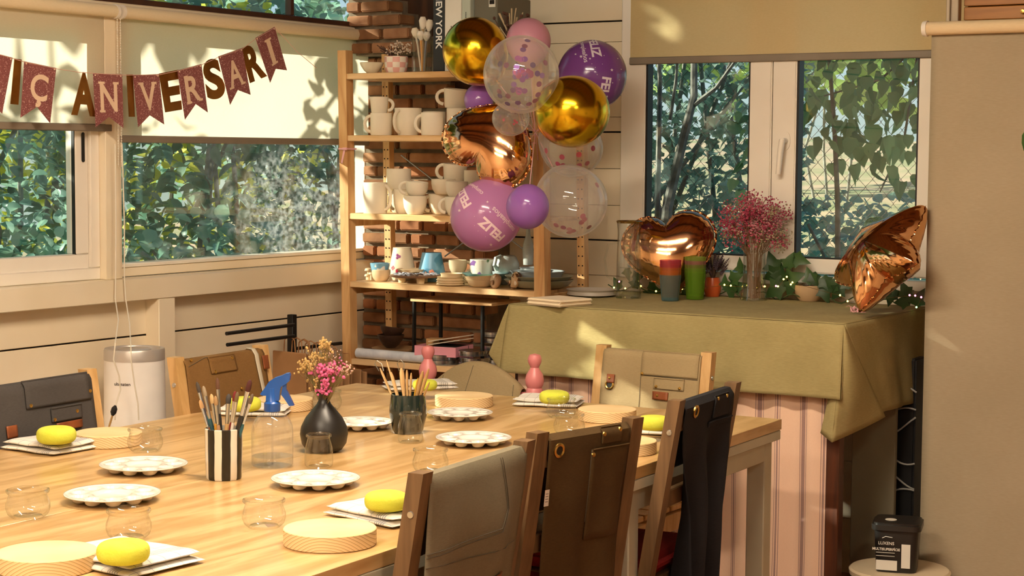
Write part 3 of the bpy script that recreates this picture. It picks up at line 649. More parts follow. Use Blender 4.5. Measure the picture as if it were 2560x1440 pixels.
# ================================================================== aprons
RIV = pm('brass_rivet', 'C9A55A', .3, 1); LEATH = pm('brown_leather', '8A4A22', .5, c2='6E3716', ns=20)
def apron(label, A, B, mat_, drop, back, side, hz=CT, wid=.9, bulge=0.0, taper=None, wav=.006, patches=(), seams=(), rivets=(), grommets=(), leathers=(), tags=(), strap=None, arch=0, fold=0.0, seed=0, pocketmat=None, uoff=0.0):
    """cloth over a chair back; side=+1 shows its outer side to the viewer, -1 the side toward the table. u -1..1, s metres down from the top"""
    A, B = V(A), V(B); c = (A+B)/2; xa = B-A; hw = xa.length/2*wid; ang = math.atan2(xa.y, xa.x)
    t = thing('apron', label, 'apron', (c.x, c.y, 0), ang, 'aprons hung over the chairs'); r = .019; zt = hz-.008
    arc = PI*r
    def f(u, s, off=0.0):
        wv = wav*(nz((u*1.7+seed, s*3.0, seed*3.1)) + .6*math.sin(u*5.5+seed*2+s*3)*min(1, abs(s)*4))
        wv += fold*math.sin(u*6.5+1.2)*max(0, abs(s)-.10)*3.2*min(1, 1) if s*side > 0 else 0
        k = 1.0
        if taper and s*side > 0: k = taper(abs(s))
        x = (u+uoff*min(1, abs(s)*3))*hw*k; z0 = zt + arch*(1-u*u)
        if abs(s) < arc/2:
            a = s/r; p = V((x, math.sin(a)*(r+off), z0+math.cos(a)*(r+off)-r))
        else:
            sg = 1 if s > 0 else -1; d = abs(s)-arc/2
            p = V((x, sg*(r+off)+sg*(wv*min(1, d*8)+bulge*math.sin(min(1, d/.25)*PI)*(1-u*u)) - (.10*d if (sg > 0) else .06*d)*(1 if sg > 0 else 0) - (LEAN*d*.9 if sg < 0 else 0), z0-r-d))
        p.y -= .007; return p
    s1 = (drop+arc/2); s0 = -(back+arc/2)
    if side < 0: s0, s1 = -(drop+arc/2), (back+arc/2)
    b = MB(); b.grid(lambda a, q: f(a*2-1, s0+(s1-s0)*q), 26, 44); ob = b.build('cloth', mat_, t)
    md = ob.modifiers.new('thick', 'SOLIDIFY'); md.thickness = .002; md.offset = 0
    S = lambda s: side*(s+arc/2*0)
    pmt = pocketmat or mat_
    for (u0, u1, sa, sb, cut) in patches:
        b = MB(); b.grid(lambda a, q: f(u0+(u1-u0)*(a if cut <= 0 or q < .75 else (1 if cut == 1 else 0) + (a-(1 if cut == 1 else 0))*1), S(sa+(sb-sa)*q-(0 if not cut else max(0, q-.72)*(sb-sa)*(1 if (a > .5) == (cut == 1) else 0)*max(0, (abs(a-.5)-.1))*1.6)), .004), 12, 12)
        p = b.build('pocket', pmt, t); md = p.modifiers.new('thick', 'SOLIDIFY'); md.thickness = .003; md.offset = 0
        e = MB(); e.tube([f(u0+(u1-u0)*i/10, S(sa), .006) for i in range(11)], .0022, 5); e.build('hem', pmt, p)
    for path in seams:
        pts = []
        for (a, c2_), (d, e) in zip(path, path[1:]): pts += [(a+(d-a)*i/8, c2_+(e-c2_)*i/8) for i in range(8)]
        pts.append(path[-1]); b = MB(); b.tube([f(u, S(s), .0022) for u, s in pts], .0008, 4); b.build('stitching', pm('stitch_dark', '5A5344', .9), t)
    for (u, s) in rivets:
        p = f(u, S(s), .004); MB().lathe([(.0055, 0), (.0045, .003), (0, .004)], 12, p, (0, side, 0)).build('rivet', RIV, t)
    for (u, s) in grommets:
        p = f(u, S(s), .003); q = f(u, S(s+.01), .003); up = (p-q).normalized(); xx = V((1, 0, 0)); nn = xx.cross(up)*(1)
        b = MB(); b.tube([p+xx*math.cos(k*PI/10)*.0125+up*math.sin(k*PI/10)*.0125 for k in range(20)], .0035, 6, closed=True); g = b.build('grommet', RIV, t)
        b = MB(); b.add([p+xx*math.cos(k*PI/8)*.0115+up*math.sin(k*PI/8)*.0115+V((0, side*.0005, 0)) for k in range(16)], [tuple(range(16))]); b.build('eyelet_hole', BLACK_RUB, g)
    for (u0, u1, sa, sb) in leathers:
        b = MB(); b.grid(lambda a, q: f(u0+(u1-u0)*a, S(sa+(sb-sa)*q), .005), 6, 6); p = b.build('leather_patch', LEATH, t); md = p.modifiers.new('thick', 'SOLIDIFY'); md.thickness = .003; md.offset = 0
    for (u0, u1, sa, sb) in tags:
        b = MB(); b.grid(lambda a, q: f(u0+(u1-u0)*a, S(sa+(sb-sa)*q), .003), 3, 4); p = b.build('care_tag', pm('tag_white', 'E8E6E0', .7), t)
        e = MB()
        for k in range(4): e.tube([f(u0+(u1-u0)*.2, S(sa+(sb-sa)*(.25+.16*k)), .0036), f(u0+(u1-u0)*.8, S(sa+(sb-sa)*(.25+.16*k)), .0036)], .0006, 3)
        e.build('care_tag_print', BLACK_RUB, p)
    if strap:
        u0, sa, sb, wd_ = strap; b = MB(); b.grid(lambda a, q: f(u0+wd_*a+.05*q, (sa+(sb-sa)*q), .006), 3, 20); p = b.build('strap', pm('strap_grey', 'B9B09C', .9), t); md = p.modifiers.new('thick', 'SOLIDIFY'); md.thickness = .002
    return t
GREYA = fabric('apron_grey', '7E7662', '6C6552', .9, 900); BROWNA = fabric('apron_brown', '523F24', '413019', .9, 900)
BLACKA = fabric('apron_black', '2B2B2E', '202023', .9, 900); CHARA = fabric('apron_charcoal', '4B4745', '3C3937', .9, 900)
OLIVEA = fabric('apron_olive', '7C5C34', '684B28', .9, 900); TAUPEA = fabric('apron_taupe', 'A28F6C', '8F7C5A', .9, 900)
rr = [(b_, a) for a, b_ in chR]                     # outward = +x: left hand post first when seen along +y local
apron('grey apron with a big patch pocket and a leather label on the nearest chair', *rr[0], GREYA, .55, .15, 1, wid=.93, bulge=.02, wav=.014, seed=1,
      seams=[[(1.0, .155), (-.30, .150), (-.46, .115), (-.42, .02)], [(1.0, .162), (-.32, .157), (-.50, .118), (-.46, .02)], [(1.0, .18), (-.95, .20)]], leathers=[(-.55, -.02, .245, .278)])
apron('dark brown apron with a brass eyelet and a large pocket on the middle chair', *rr[1], BROWNA, .60, .15, 1, wid=.86, wav=.010, seed=2, taper=lambda s: 1-.12*min(1, s*2), patches=[(-.95, -.02, .055, .25, 0), (-.75, -.25, .014, .046, 0)], rivets=[(-.7, .022), (-.29, .026), (-.05, .066)], grommets=[(.78, .045)], tags=[(.93, 1.04, .125, .160)],
      seams=[[(-.02, .055), (-.02, .21), (-.25, .25), (-.95, .24)]])
apron('black apron with a brass eyelet bunched on the chair by the table corner', *rr[2], BLACKA, .62, .15, 1, wid=.93, wav=.014, seed=3, taper=lambda s: .92-.42*min(1, max(0, (s-.06))*4.2), patches=[(-.72, -.15, .020, .072, 0), (-.9, .0, .080, .092, 0)], rivets=[(-.62, .026), (-.25, .026)], grommets=[(.62, .040)], fold=.03)
apron('charcoal apron with a flap pocket and leather tabs by the window wall', L1[0], L1[1], CHARA, .30, .25, -1, wid=.93, wav=.006, seed=4, patches=[(-.36, .94, .010, .075, 0), (.10, .72, .083, .118, 0)], rivets=[(-.28, .068), (.15, .112), (.62, .100), (.92, .055)], leathers=[(.18, .70, .122, .142), (-.78, -.58, .108, .138)])
apron('olive brown apron with a pale strap beside the purifier', L2[0], L2[1], OLIVEA, .30, .25, -1, wid=.93, wav=.009, seed=5, bulge=.012, patches=[(-.45, .20, .016, .058, 0)], rivets=[(-.85, .014), (.12, .024), (-.36, .054), (.2, .11)], strap=(.70, .02, -.28, .10), seams=[[(-.95, .03), (-.5, .012), (.1, .02)]], leathers=[(.9, 1.05, .03, .07)])
apron('taupe apron with a zip pocket on the chair at the far end', (F[0].x, FY, 0), (F[1].x, FY, 0), TAUPEA, .22, .20, -1, hz=fz, wid=.93, wav=.005, seed=6, patches=[(-.18, .97, .012, .080, 0), (.10, .72, .086, .118, 0)], rivets=[(-.15, .077), (.16, .112), (.64, .112), (-.80, .098), (.2, .138)], grommets=[(-.80, .118)], leathers=[(-.86, -.70, .086, .112), (.10, .42, .126, .150)], seams=[[(-.18, .02), (-.18, .19)], [(-.12, .082), (.97, .084)]])

# ---- pink chair with turned posts
PINK = pm('pink_paint', 'E08C8C', .35, c2='D67E80', ns=5)
pk = [P(1070, 862, 'y', FY), P(1337, 885, 'y', FY)]; pc = (pk[0]+pk[1])/2; pw = (pk[1].x-pk[0].x)
t = thing('pink_chair', 'pink painted chair with turned finials at the far end', 'chair', (pc.x, FY, 0)); pz = pc.z
for s in (-1, 1):
    x = s*pw/2; r_ = .026
    MB().lathe([(.018, 0), (.02, .40), (.027, pz-.165), (.027, pz-.115), (.023, pz-.108), (.028, pz-.098), (.030, pz-.082), (.026, pz-.065), (.016, pz-.050), (.0135, pz-.044), (.016, pz-.038), (.0215, pz-.026), (.0215, pz-.014), (.017, pz-.004), (0, pz)], 20, (x, 0, 0)).build('back_post', PINK, t)
    MB().lathe([(.014, 0), (.02, .2), (.022, .42)], 14, (s*(pw/2+.02), -.36, 0)).build('leg', PINK, t)
MB().box((0, 0, pz-.16), (pw-.04, .02, .07), bev=.004).build('crest_rail', PINK, t)
MB().box((0, 0, pz-.32), (pw-.04, .018, .05), bev=.004).build('back_rail', PINK, t)
MB().box((0, -.18, .43), (pw+.06, .40, .025), bev=.006).build('seat', PINK, t)
apron('beige apron draped in a rounded hump over the pink chair', (pc.x-pw/2, FY, 0), (pc.x+pw/2, FY, 0), TAUPEA, .22, .20, -1, hz=pz-.105, wid=.82, wav=.008, seed=7, arch=.075, bulge=.03, seams=[[(-.05, .0), (-.12, .2)], [(-.75, .02), (-.85, .2)], [(.85, .02), (.88, .2)]])

# ================================================================== purifier on a low stool, bag rack
st_ = P(336, 870, 'x', -4.06)
SZ = .52
s = thing('low_stool', 'low white stool under the air purifier', 'stool', (st_.x, st_.y, 0)); WHT = pm('white_lacquer', 'E9E4DA', .4)
MB().box((0, 0, SZ-.012), (.34, .50, .024), bev=.004).build('seat', WHT, s)
for a in (-1, 1):
    for c in (-1, 1): MB().box((a*.14, c*.2, (SZ-.024)/2), (.035, .035, SZ-.024), bev=.003).build('leg', WHT, s)
ap = thing('air_purifier', 'white round air purifier with a silver top ring', 'air purifier', (st_.x, st_.y, SZ)); rp = 75*mpp(st_); hp_ = st_.z-SZ
PURW = pm('purifier_white', 'F8F4EE', .35); SILV = pm('purifier_silver', 'CFCAC4', .35, .5)
MB().lathe([(rp*.98, 0), (rp*1.0, .02), (rp*1.02, .06), (rp*1.0, hp_-.045), (rp*.995, hp_-.036), (0, hp_-.036)], 48).build('body', PURW, ap)
MB().lathe([(rp*1.005, hp_-.036), (rp*1.005, hp_-.006), (rp*.98, hp_), (rp*.86, hp_), (rp*.82, hp_-.008), (0, hp_-.008)], 48).build('top_ring', SILV, ap)
MB().lathe([(rp*.55, hp_-.008), (rp*.55, hp_-.002), (rp*.5, hp_), (0, hp_)], 32).build('control_dial', SILV, ap)
b = MB()
for k in range(46):
    a = 2*PI*k/46
    for j in range(4):
        aa = a+(PI/46 if j % 2 else 0); b.box((math.cos(aa)*rp*1.018, math.sin(aa)*rp*1.018, .018+j*.0085), (.003, .0085, .0035), Matrix.Rotation(aa, 3, 'Z'))
b.build('grille_slots', BLACK_RUB, ap)
va = math.atan2(-st_.y, -st_.x)-.42
vs_, fs_ = text_mesh('ultenaten', .0145, .0003, 0, cuts=2)
b = MB(); b.add([V((math.cos(va+v.x/rp)*(rp*1.012), math.sin(va+v.x/rp)*(rp*1.012), hp_*.66+v.y)) for v in vs_], fs_); b.build('lettering', pm('print_grey', '4A4642', .6), ap, False)
# brush standing in a tin beside the purifier
jb = P(262, 1062, 'x', -3.93); tn = thing('brush_tin', 'small tin of brushes behind the charcoal apron chair', 'tin', (jb.x, jb.y-.02, SZ))
MB().lathe([(.028, 0), (.028, .07), (.026, .07), (.026, .01), (0, .01)], 20).build('tin', pm('pink_tin', 'D8A89A', .5), tn)
for i, (dx, dy, h_, c_) in enumerate(((.03, .035, .165, 'B58A4A'), (-.02, .02, .11, 'C98A8A'), (.0, -.02, .105, 'D9A0A0'), (-.012, .0, .10, 'B06A5A'))):
    e = V((dx, dy, h_-.012)); tb_ = thing('makeup_brush', ['black tipped brush standing beside the purifier', 'pink brush leaning in the small tin', 'pale pink brush in the small tin', 'short brown pink brush in the small tin'][i], 'brush', tn.location+V((0, 0, .012)), 0, 'brushes in the small tin'); q = MB().tube([V((0, 0, .0)), e*.8], .003, 6).build('brush_handle', pm('handle_'+c_, c_, .5), tb_)
    MB().tube([e*.8, e*.86, e*.94, e], [.004, .009, .009, .003], 8).build('bristles', pm('black_bristle', '1E1A18', .8) if i == 0 else pm('pink_bristle', 'D7AFA4', .8), tb_)
# rack
BLK = pm('black_metal', '161616', .45, .3)
rk = P(730, 800, 'x', -4.15); t = thing('bag_rack', 'black metal rack holding paper bags by the window wall', 'rack', (rk.x, rk.y, 0))
zt = P(730, 786, 'x', -4.15).z
MB().box((0, 0, zt/2), (.026, .026, zt), bev=.002).build('upright', BLK, t)
MB().box((.06, 0, .006), (.28, .3, .012), bev=.003).build('base_plate', BLK, t)
def arm(pa, pb, x=-4.13):
    a, c = P(*pa, 'x', x)-V((rk.x, rk.y, 0)), P(*pb, 'x', x)-V((rk.x, rk.y, 0)); MB().cyl(a, c, .0065).build('arm', BLK, t)
arm((566, 834), (735, 812), -4.08); arm((568, 862), (735, 840), -4.08); arm((735, 872), (853, 858), -4.12)
BAGM = pm('kraft_paper', 'B08458', .8, c2='9A7048', ns=6, bump=.1); HAND = pm('kraft_cord', 'A8794E', .8)
for i in range(9):
    yy = -.08+i*.026; bz = zt-.085-.006*i; t2 = thing('paper_bag', 'kraft paper bag hanging on the rack, ' + ['first', 'second', 'third', 'fourth', 'fifth', 'sixth', 'seventh', 'eighth', 'last'][i] + ' counting away from the viewer', 'bag', (rk.x+.055+.012*(i % 3), rk.y+yy, bz-.22), random.uniform(-.15, .15), 'kraft bags on the rack')
    MB().box((0, 0, .09), (.16, .010, .18), bev=.003).build('bag_body', BAGM, t2)
    b = MB(); b.tube([V((x_, 0, .175)) if abs(x_) > .024 else V((x_, 0, .22+.015*math.cos(x_*60))) for x_ in (-.028, -.024, -.015, 0, .015, .024, .028)], .0022, 6); b.build('handle', HAND, t2)
for i in range(4):
    t2 = thing('paper_bag', 'kraft paper bag on the right arm of the rack, ' + ['first', 'second', 'third', 'last'][i] + ' counting from its upright', 'bag', (rk.x+.05, rk.y+.17+i*.035, zt-.37-.012*i), random.uniform(-.2, .2), 'kraft bags on the rack')
    MB().box((0, 0, .09), (.15, .010, .18), bev=.003).build('bag_body', BAGM, t2)
    b = MB(); b.tube([V((x_, 0, .175)) if abs(x_) > .024 else V((x_, 0, .235)) for x_ in (-.028, -.024, 0, .024, .028)], .0022, 6); b.build('handle', HAND, t2)
# ================================================================== pine shelf unit
SHW = wood('shelf_pine', 'E8C492', 'D2A468', 'X', 8, .5, ringy=.4)
SHP = wood('shelf_post_pine', 'DDB27A', 'C08C54', 'Z', 9, .5)
SF, SB = 5.26, 5.56                                  # front and rear of the shelf
SXL, SXR = -4.12, -3.237                             # outer sides at mid height
sh = thing('shelf_unit', 'tall open pine shelf unit in the corner', 'shelf', ((SXL+SXR)/2, (SF+SB)/2, 0))
cx_, cy_ = (SXL+SXR)/2, (SF+SB)/2; LN = .0215
def post(x, y, w_, d_, top):
    b = MB(); vs = []
    for z in (0, top):
        o = -(z-1.28)*LN
        vs += [(x+o-w_/2, y-d_/2, z), (x+o+w_/2, y-d_/2, z), (x+o+w_/2, y+d_/2, z), (x+o-w_/2, y+d_/2, z)]
    b.add([(a-cx_, c-cy_, z) for a, c, z in vs], [(3, 2, 1, 0), (4, 5, 6, 7)]+[(i, (i+1) % 4, 4+(i+1) % 4, 4+i) for i in range(4)])
    p = b.build('post', SHP, sh, False); h = MB(); z = .1
    while z < top-.03:
        for s in (-.25, .25): h.lathe([(.0028, 0), (.0028, .001)], 8, (x-(z-1.28)*LN+s*w_-cx_, y-d_/2-.0006-cy_, z), (0, -1, 0))
        z += .034
    if d_ < .035: h.build('peg_holes', DARK_GAP, p)
PT = 1.822
post(SXL+.019, SF+.02, .038, .042, PT); post(SXR-.021, SF+.02, .042, .042, 1.80)
post(SXL+.014, SB-.015, .03, .03, PT); post(SXR-.014, SB-.015, .03, .03, 1.80)
SZS = [1.738, 1.512, 1.226, .975, .688, .35]
for z in SZS:
    o = -(z-1.28)*LN; b = MB(); w_ = SXR-SXL-.072
    for k in range(2): b.box((o, -.075+.15*k, z-.011), (w_, .145, .022), bev=.002)
    b.build('shelf_board', SHW, sh)
for x in (SXL+.017, SXR-.017):
    for z in SZS[2:5]: MB().box((x-(z-1.28)*LN-cx_, .0, z-.03), (.018, SB-SF-.04, .04), bev=.002).build('side_rail', SHP, sh)
br = MB(); ym = SB-.005
br.cyl(P(1003, 388, 'y', ym)-V((cx_, cy_, 0)), P(1330, 640, 'y', ym)-V((cx_, cy_, 0)), .0028); br.cyl(P(1112, 641, 'y', ym)-V((cx_, cy_, 0)), P(1345, 470, 'y', ym)-V((cx_, cy_, 0)), .0028)
br.build('cross_brace', pm('zinc_rod', 'B9BCC0', .35, 1), sh)
RIB = pm('pink_ribbon', 'F0B6BC', .6)
rb = P(860, 372, 'y', SF-.004); b = MB(); b.box(rb+V((.0, .02, 0)), (.044, .052, .006)); b.add([rb+V((.002, -.005, 0)), rb+V((.012, -.006, 0)), rb+V((-.003, -.006, -.055)), rb+V((-.010, -.006, -.05))], [(0, 1, 2, 3)]); b.box(rb+V((.01, -.008, 0)), (.022, .006, .010), bev=.002)
tag(b.build('ribbon_bow', RIB), 'thin pink ribbon tied round the left shelf post', 'ribbon')

# ---- things on the shelves
def S(px, y, z): p = P(px, 400, 'y', y); return V((p.x, y, z+.0005))
BISQ = pm('bisque_white', 'EFE6D2', .85, c2='E6DAC2', ns=6, bump=.05, bs=80); GLZ = pm('glaze_grey', 'B9C0BE', .25, c2='A4ACAA', ns=6)
CLAYW = pm('clay_cream', 'E6D2AE', .6, c2='D8BE94', ns=9)
def mug(label, p, r, h, ha=None, prof='cyl', mat_=BISQ, tilt=None, hr=None, group='bisque mugs on the shelves', hs=1.0, name='mug', cat='mug'):
    t = thing(name, label, cat, p, 0, group)
    if tilt: t.rotation_euler = tilt
    k = {'cyl': [(.94, 0), (.99, .06), (1, .5), (1, 1)], 'flare': [(.80, 0), (.86, .1), (.93, .5), (1.03, 1)], 'cone': [(.72, 0), (.80, .1), (.93, .6), (1, 1)], 'cup': [(.60, 0), (.72, .08), (.93, .38), (1, .7), (1, 1)], 'pot': [(.80, 0), (1.0, .25), (1.02, .45), (.93, .75), (.80, 1)]}[prof]
    pr = [(r*a, h*z) for a, z in k]; inner = [(r*a-.004, h*z) for a, z in reversed(k[1:])]
    MB().lathe([(0, 0)]+pr+[(pr[-1][0]-.002, h+.0015)]+inner+[(0, h*.1)], 32, cap=False).build('body', mat_, t)
    if ha is not None:
        hh = h*.72*hs; d = V((math.cos(ha), math.sin(ha), 0)); pts = []
        for i in range(11):
            a = -PI/2+PI*i/10; pts.append(d*(r*.95+math.cos(a)*r*.55)+V((0, 0, h*.52+math.sin(a)*hh/2)))
        MB().tube(pts, .0062, 8).build('handle', mat_, t)
    return t
LH = PI+YAW; RH = YAW                                # handle pointing to picture left / right
z = SZS[1]; q = .00147
mug('flared white mug stacked on top at the left end of the upper mug shelf', S(948, 5.32, z+.079), .034, .060, RH, 'flare', hs=.9)
mug('straight white mug under the flared mug at the left end', S(953, 5.32, z), .040, .080, LH, 'cyl')
mug('wide white mug with a twisted handle, second from the left post', S(1020, 5.35, z), .050, .098, LH+.9, 'cone', hs=1.1)
mug('straight white mug in front, beside the gold heart balloon', S(1080, 5.31, z), .040, .080, LH, 'cyl')
mug('white mug tipped over behind the straight mug', S(1085, 5.41, z), .042, .086, LH, 'cyl', hs=.8)
mug('tall white mug half hidden behind the heart balloon', S(1145, 5.36, z), .042, .096, RH+1.2, 'cyl')
mug('tilted white mug on top of the pile by the violet balloon', S(1138, 5.38, z+.098), .047, .068, LH, 'flare', tilt=(.02, .12, 0))
z = SZS[2]
mug('tall white mug with a curled handle at the left front of the lower mug shelf', S(938, 5.31, z), .045, .112, RH-.5, 'cyl', hs=1.1)
mug('tall white beaker stacked above the left bowl cups', S(997, 5.42, z+.088), .046, .074, None, 'cyl')
mug('white mug under the tall beaker', S(1000, 5.44, z), .043, .088, LH+1.0, 'cup')
mug('narrow white cup behind the stacked teacups', S(1008, 5.36, z), .036, .088, None, 'cup')
mug('upper white teacup of the front pair, tipped slightly', S(1041, 5.31, z+.066), .041, .052, LH, 'cup', tilt=(0, .08, 0), hs=1.1)
mug('lower white teacup of the front pair', S(1038, 5.31, z), .043, .066, None, 'cup')
mug('white mug with a big round handle leaning behind', S(1135, 5.44, z+.12), .044, .062, LH, 'flare', tilt=(0, .1, 0), hs=1.1)
mug('white wide cup below the leaning mug', S(1110, 5.40, z+.072), .046, .055, None, 'cup')
mug('white round cup at the bottom of the back stack', S(1100, 5.42, z), .042, .072, LH+.3, 'cup')
mug('upper white teacup of the pair beside the pink balloon', S(1141, 5.31, z+.066), .040, .056, None, 'cup', tilt=(0, .04, 0))
mug('lower white teacup of the pair beside the pink balloon', S(1140, 5.31, z), .039, .066, LH, 'cup')
mug('white cup behind, above the pink balloon', S(1185, 5.42, z+.11), .036, .05, None, 'cyl')
mug('white cup under the cup above the pink balloon', S(1185, 5.42, z), .038, .11, None, 'cyl')
# painted ware on the lower shelf
def spots(name, basec, cols, sc=22, thr=.62, z0=None):
    if name in MC: return MC[name]
    m, n, out = base(name); b = N(n, 'BsdfPrincipled'); b.inputs['Roughness'].default_value = .25; co = coords(n)
    last = None; prev = srgb(basec)
    rgb = N(n, 'RGB'); rgb.outputs[0].default_value = prev; last = rgb.outputs[0]
    for i, (c, s, th) in enumerate(cols):
        t = N(n, 'TexNoise', i_Scale=s, i_Detail=1.5); mp = N(n, 'Mapping'); mp.inputs['Location'].default_value = (i*3.3, i*1.7, i*2.1); n.links.new(co, mp.inputs[0]); n.links.new(mp.outputs[0], t.inputs[0])
        r = ramp(n, t.outputs[0], [(th, (0, 0, 0, 1)), (th+.03, (1, 1, 1, 1))]); mx = N(n, 'Mix', data_type='RGBA'); n.links.new(r, mx.inputs['Factor']); n.links.new(last, mx.inputs['A']); mx.inputs['B'].default_value = srgb(c); last = mx.outputs['Result']
    n.links.new(last, b.inputs['Base Color']); n.links.new(b.outputs[0], out.inputs[0]); MC[name] = m; return m
z = SZS[3]
PAINTR = pm('paint_red', 'B02A4A', .3, c2='8E1E5A', ns=12)
def lampcup(label, px, y, zz, rb, rt, h, mat_, flowers=()):
    p = S(px, y, zz); t = thing('painted_cup', label, 'cup', p, 0, 'painted ware on the lower shelf')
    MB().lathe([(0, 0), (rb, 0), (rb, h*.1), (rt*1.04, h*.92), (rt, h), (0, h)], 32, cap=False).build('body', mat_, t)
    for (du, dz, s, c, k) in flowers:
        a = -PI/2+YAW+du; fb = MB()
        for i in range(k):
            aa = 2*PI*i/k; u = V((-math.sin(a), math.cos(a), 0)); c2_ = u*math.cos(aa)*s*.55+V((0, 0, math.sin(aa)*s*.55))
            r0 = rb+(rt-rb)*((dz+c2_.z)/h); fb.ball(V((math.cos(a)*(r0), math.sin(a)*(r0), dz))+c2_, s*.55, 8, 5, (.9, .9, .9))
        for i, v in enumerate(fb.v):
            v = V(v); r0 = rb*.995+(rt*1.02-rb)*(v.z/h); l = math.hypot(v.x, v.y); kk = min(1, (r0+.0022)/l) if l > 0 else 1; fb.v[i] = (v.x*kk, v.y*kk, v.z)
        fb.build('painted_flower', pm('paint_'+c, c, .4), t)
lampcup('upturned white cup painted with red and violet flowers', 1006, 5.45, z+.0, .054, .034, .120, pm('glazed_cream', 'EADCC0', .3), [(-.35, .088, .011, '9A4A8A', 3), (-.2, .03, .015, 'A81F3A', 5), (-.75, .045, .009, 'B24A5A', 4)])
lampcup('upturned cup glazed sky blue with coral flowers', 1080, 5.45, z, .056, .036, .106, spots('blue_glaze', '6FA8CC', [('4A86A8', 14, .5), ('A89878', 9, .62)]), [(.05, .035, .011, 'D98A6A', 5), (-.4, .03, .008, 'E8B49A', 4), (.4, .018, .008, '3A4A4A', 4)])
mug('blue and white glazed cup at the left end, on top', S(950, 5.33, z+.030), .036, .036, None, 'flare', spots('bluewhite', '79AECB', [('E8E4DA', 30, .60)]), name='stacked_cup', cat='cup', group='painted ware on the lower shelf')
mug('cream cup under the blue glazed cup', S(953, 5.33, z), .035, .042, None, 'cup', pm('cream_pink_glaze', 'DCC4A0', .35), name='stacked_cup', cat='cup', group='painted ware on the lower shelf')
mug('flower painted straight mug behind the shells', S(1208, 5.46, z), .047, .088, None, 'cyl', spots('flower_mug', 'DCD8CC', [('7A5A9A', 26, .62), ('4E6A3E', 30, .64)]), name='painted_mug', cat='mug', group='painted ware on the lower shelf')
mug('small rough cup with a green leaf, upper of two', S(1146, 5.44, z+.034), .034, .048, RH, 'cup', spots('leafcup', 'CFC2A4', [('3E4E34', 30, .68)]), name='rough_cup', cat='cup', group='painted ware on the lower shelf')
mug('small rough cup, lower of two', S(1150, 5.44, z), .036, .034, None, 'cyl', CLAYW, name='rough_cup', cat='cup', group='painted ware on the lower shelf')
t = thing('grey_cup', 'grey glazed cup turned over on a grey bowl', 'cup', S(1268, 5.47, z+.048), 0, 'painted ware on the lower shelf')
MB().lathe([(.043, 0), (.047, .012), (.046, .03), (.036, .052), (.028, .058), (0, .059)], 28, cap=False).build('body', GLZ, t)
MB().tube([V((math.cos(LH+.8)*.03, math.sin(LH+.8)*.03, .056)), V((math.cos(LH+.8)*.055, math.sin(LH+.8)*.055, .05)), V((math.cos(LH+.8)*.062, math.sin(LH+.8)*.062, .025)), V((math.cos(LH+.8)*.046, math.sin(LH+.8)*.046, .008))], .007, 8).build('handle', GLZ, t)
def dish(label, p, r, h, mat_, name='bowl', cat='bowl', group='dishes on the lower shelf', rim=.0025, foot=.45, tilt=None):
    t = thing(name, label, cat, p, 0, group)
    if tilt: t.rotation_euler = tilt
    MB().lathe([(0, 0), (r*foot, 0), (r*(foot+.25), h*.25), (r*.93, h*.75), (r, h), (r-rim, h+.001), (r*.9, h*.8), (r*foot, h*.25), (0, h*.22)], 36, cap=False).build('body', mat_, t)
    return t
GB = pm('glaze_bluegrey', 'A9B4BA', .25, c2='98A4A8', ns=6); GG = pm('glaze_greengrey', 'A7A58E', .3, c2='95937C', ns=6)
dish('grey bowl under the upturned grey cup', S(1262, 5.47, z), .044, .048, GB)
dish('large grey plate at the bottom of the right stack', S(1350, 5.40, z), .125, .030, GG, 'plate', 'plate', foot=.55)
dish('large grey plate, second in the right stack', S(1350, 5.40, z+.018), .122, .026, GG, 'plate', 'plate', foot=.55)
dish('grey soup plate, third in the right stack', S(1346, 5.40, z+.030), .098, .030, GB, 'plate', 'plate', foot=.6)
dish('small grey saucer on the right stack', S(1340, 5.40, z+.052), .066, .010, GB, 'plate', 'plate', foot=.7)
dish('small grey saucer at the very top of the right stack', S(1340, 5.40, z+.062), .056, .010, GB, 'plate', 'plate', foot=.7)
t = thing('ceramic_bottle', 'slim grey bottle behind the right front post', 'bottle', S(1322, 5.47, z+.0755), 0)
MB().lathe([(0, 0), (.017, 0), (.020, .055), (.018, .075), (.008, .11), (.007, .13), (0, .13)], 20, cap=False).build('body', GLZ, t)
for i, (r, zz) in enumerate(((.050, 0), (.050, .008), (.050, .016))): dish('cream dish, ' + ['lowest', 'second', 'third'][i] + ' of the front stack', S(1128, 5.315, z+zz), r, .014, CLAYW, 'dish', 'dish', foot=.8)
dish('small cream bowl on top of the front stack', S(1130, 5.315, z+.025), .041, .018, CLAYW, foot=.7)
for i, zz in enumerate((0, .012, .021)): dish('pale boat shaped dish, ' + ['lowest', 'middle', 'topmost'][i] + ' of three beside the snail shell', S(1203, 5.32, z+zz), .052+.002*i, .026-.004*i, CLAYW, 'dish', 'dish', foot=.55, tilt=(0, -.03*i, 0))
dish('turquoise flat dish behind the boat dishes', S(1215, 5.40, z+.02), .085, .024, pm('turquoise_glaze', '78A09A', .25, c2='5E8A88', ns=8), 'dish', 'dish', foot=.5)
dish('cream oval plate in front of the painted cups', S(1030, 5.40, z+.032), .056, .013, CLAYW, 'dish', 'dish', foot=.6)
t = thing('clay_tray', 'round clay tray of white petals raised on small feet', 'tray', S(1040, 5.345, z+.0), 0)
MB().lathe([(0, .022), (.093, .022), (.097, .027), (.093, .029), (0, .027)], 40, cap=False).build('tray', pm('clay_brown', '8A6A52', .6), t)
for a in (0, 2.1, 4.2): MB().lathe([(.014, 0), (.016, .022)], 12, (math.cos(a+3.6)*.05, math.sin(a+3.6)*.05, 0)).build('foot', CLAYW, t)
pb = MB()
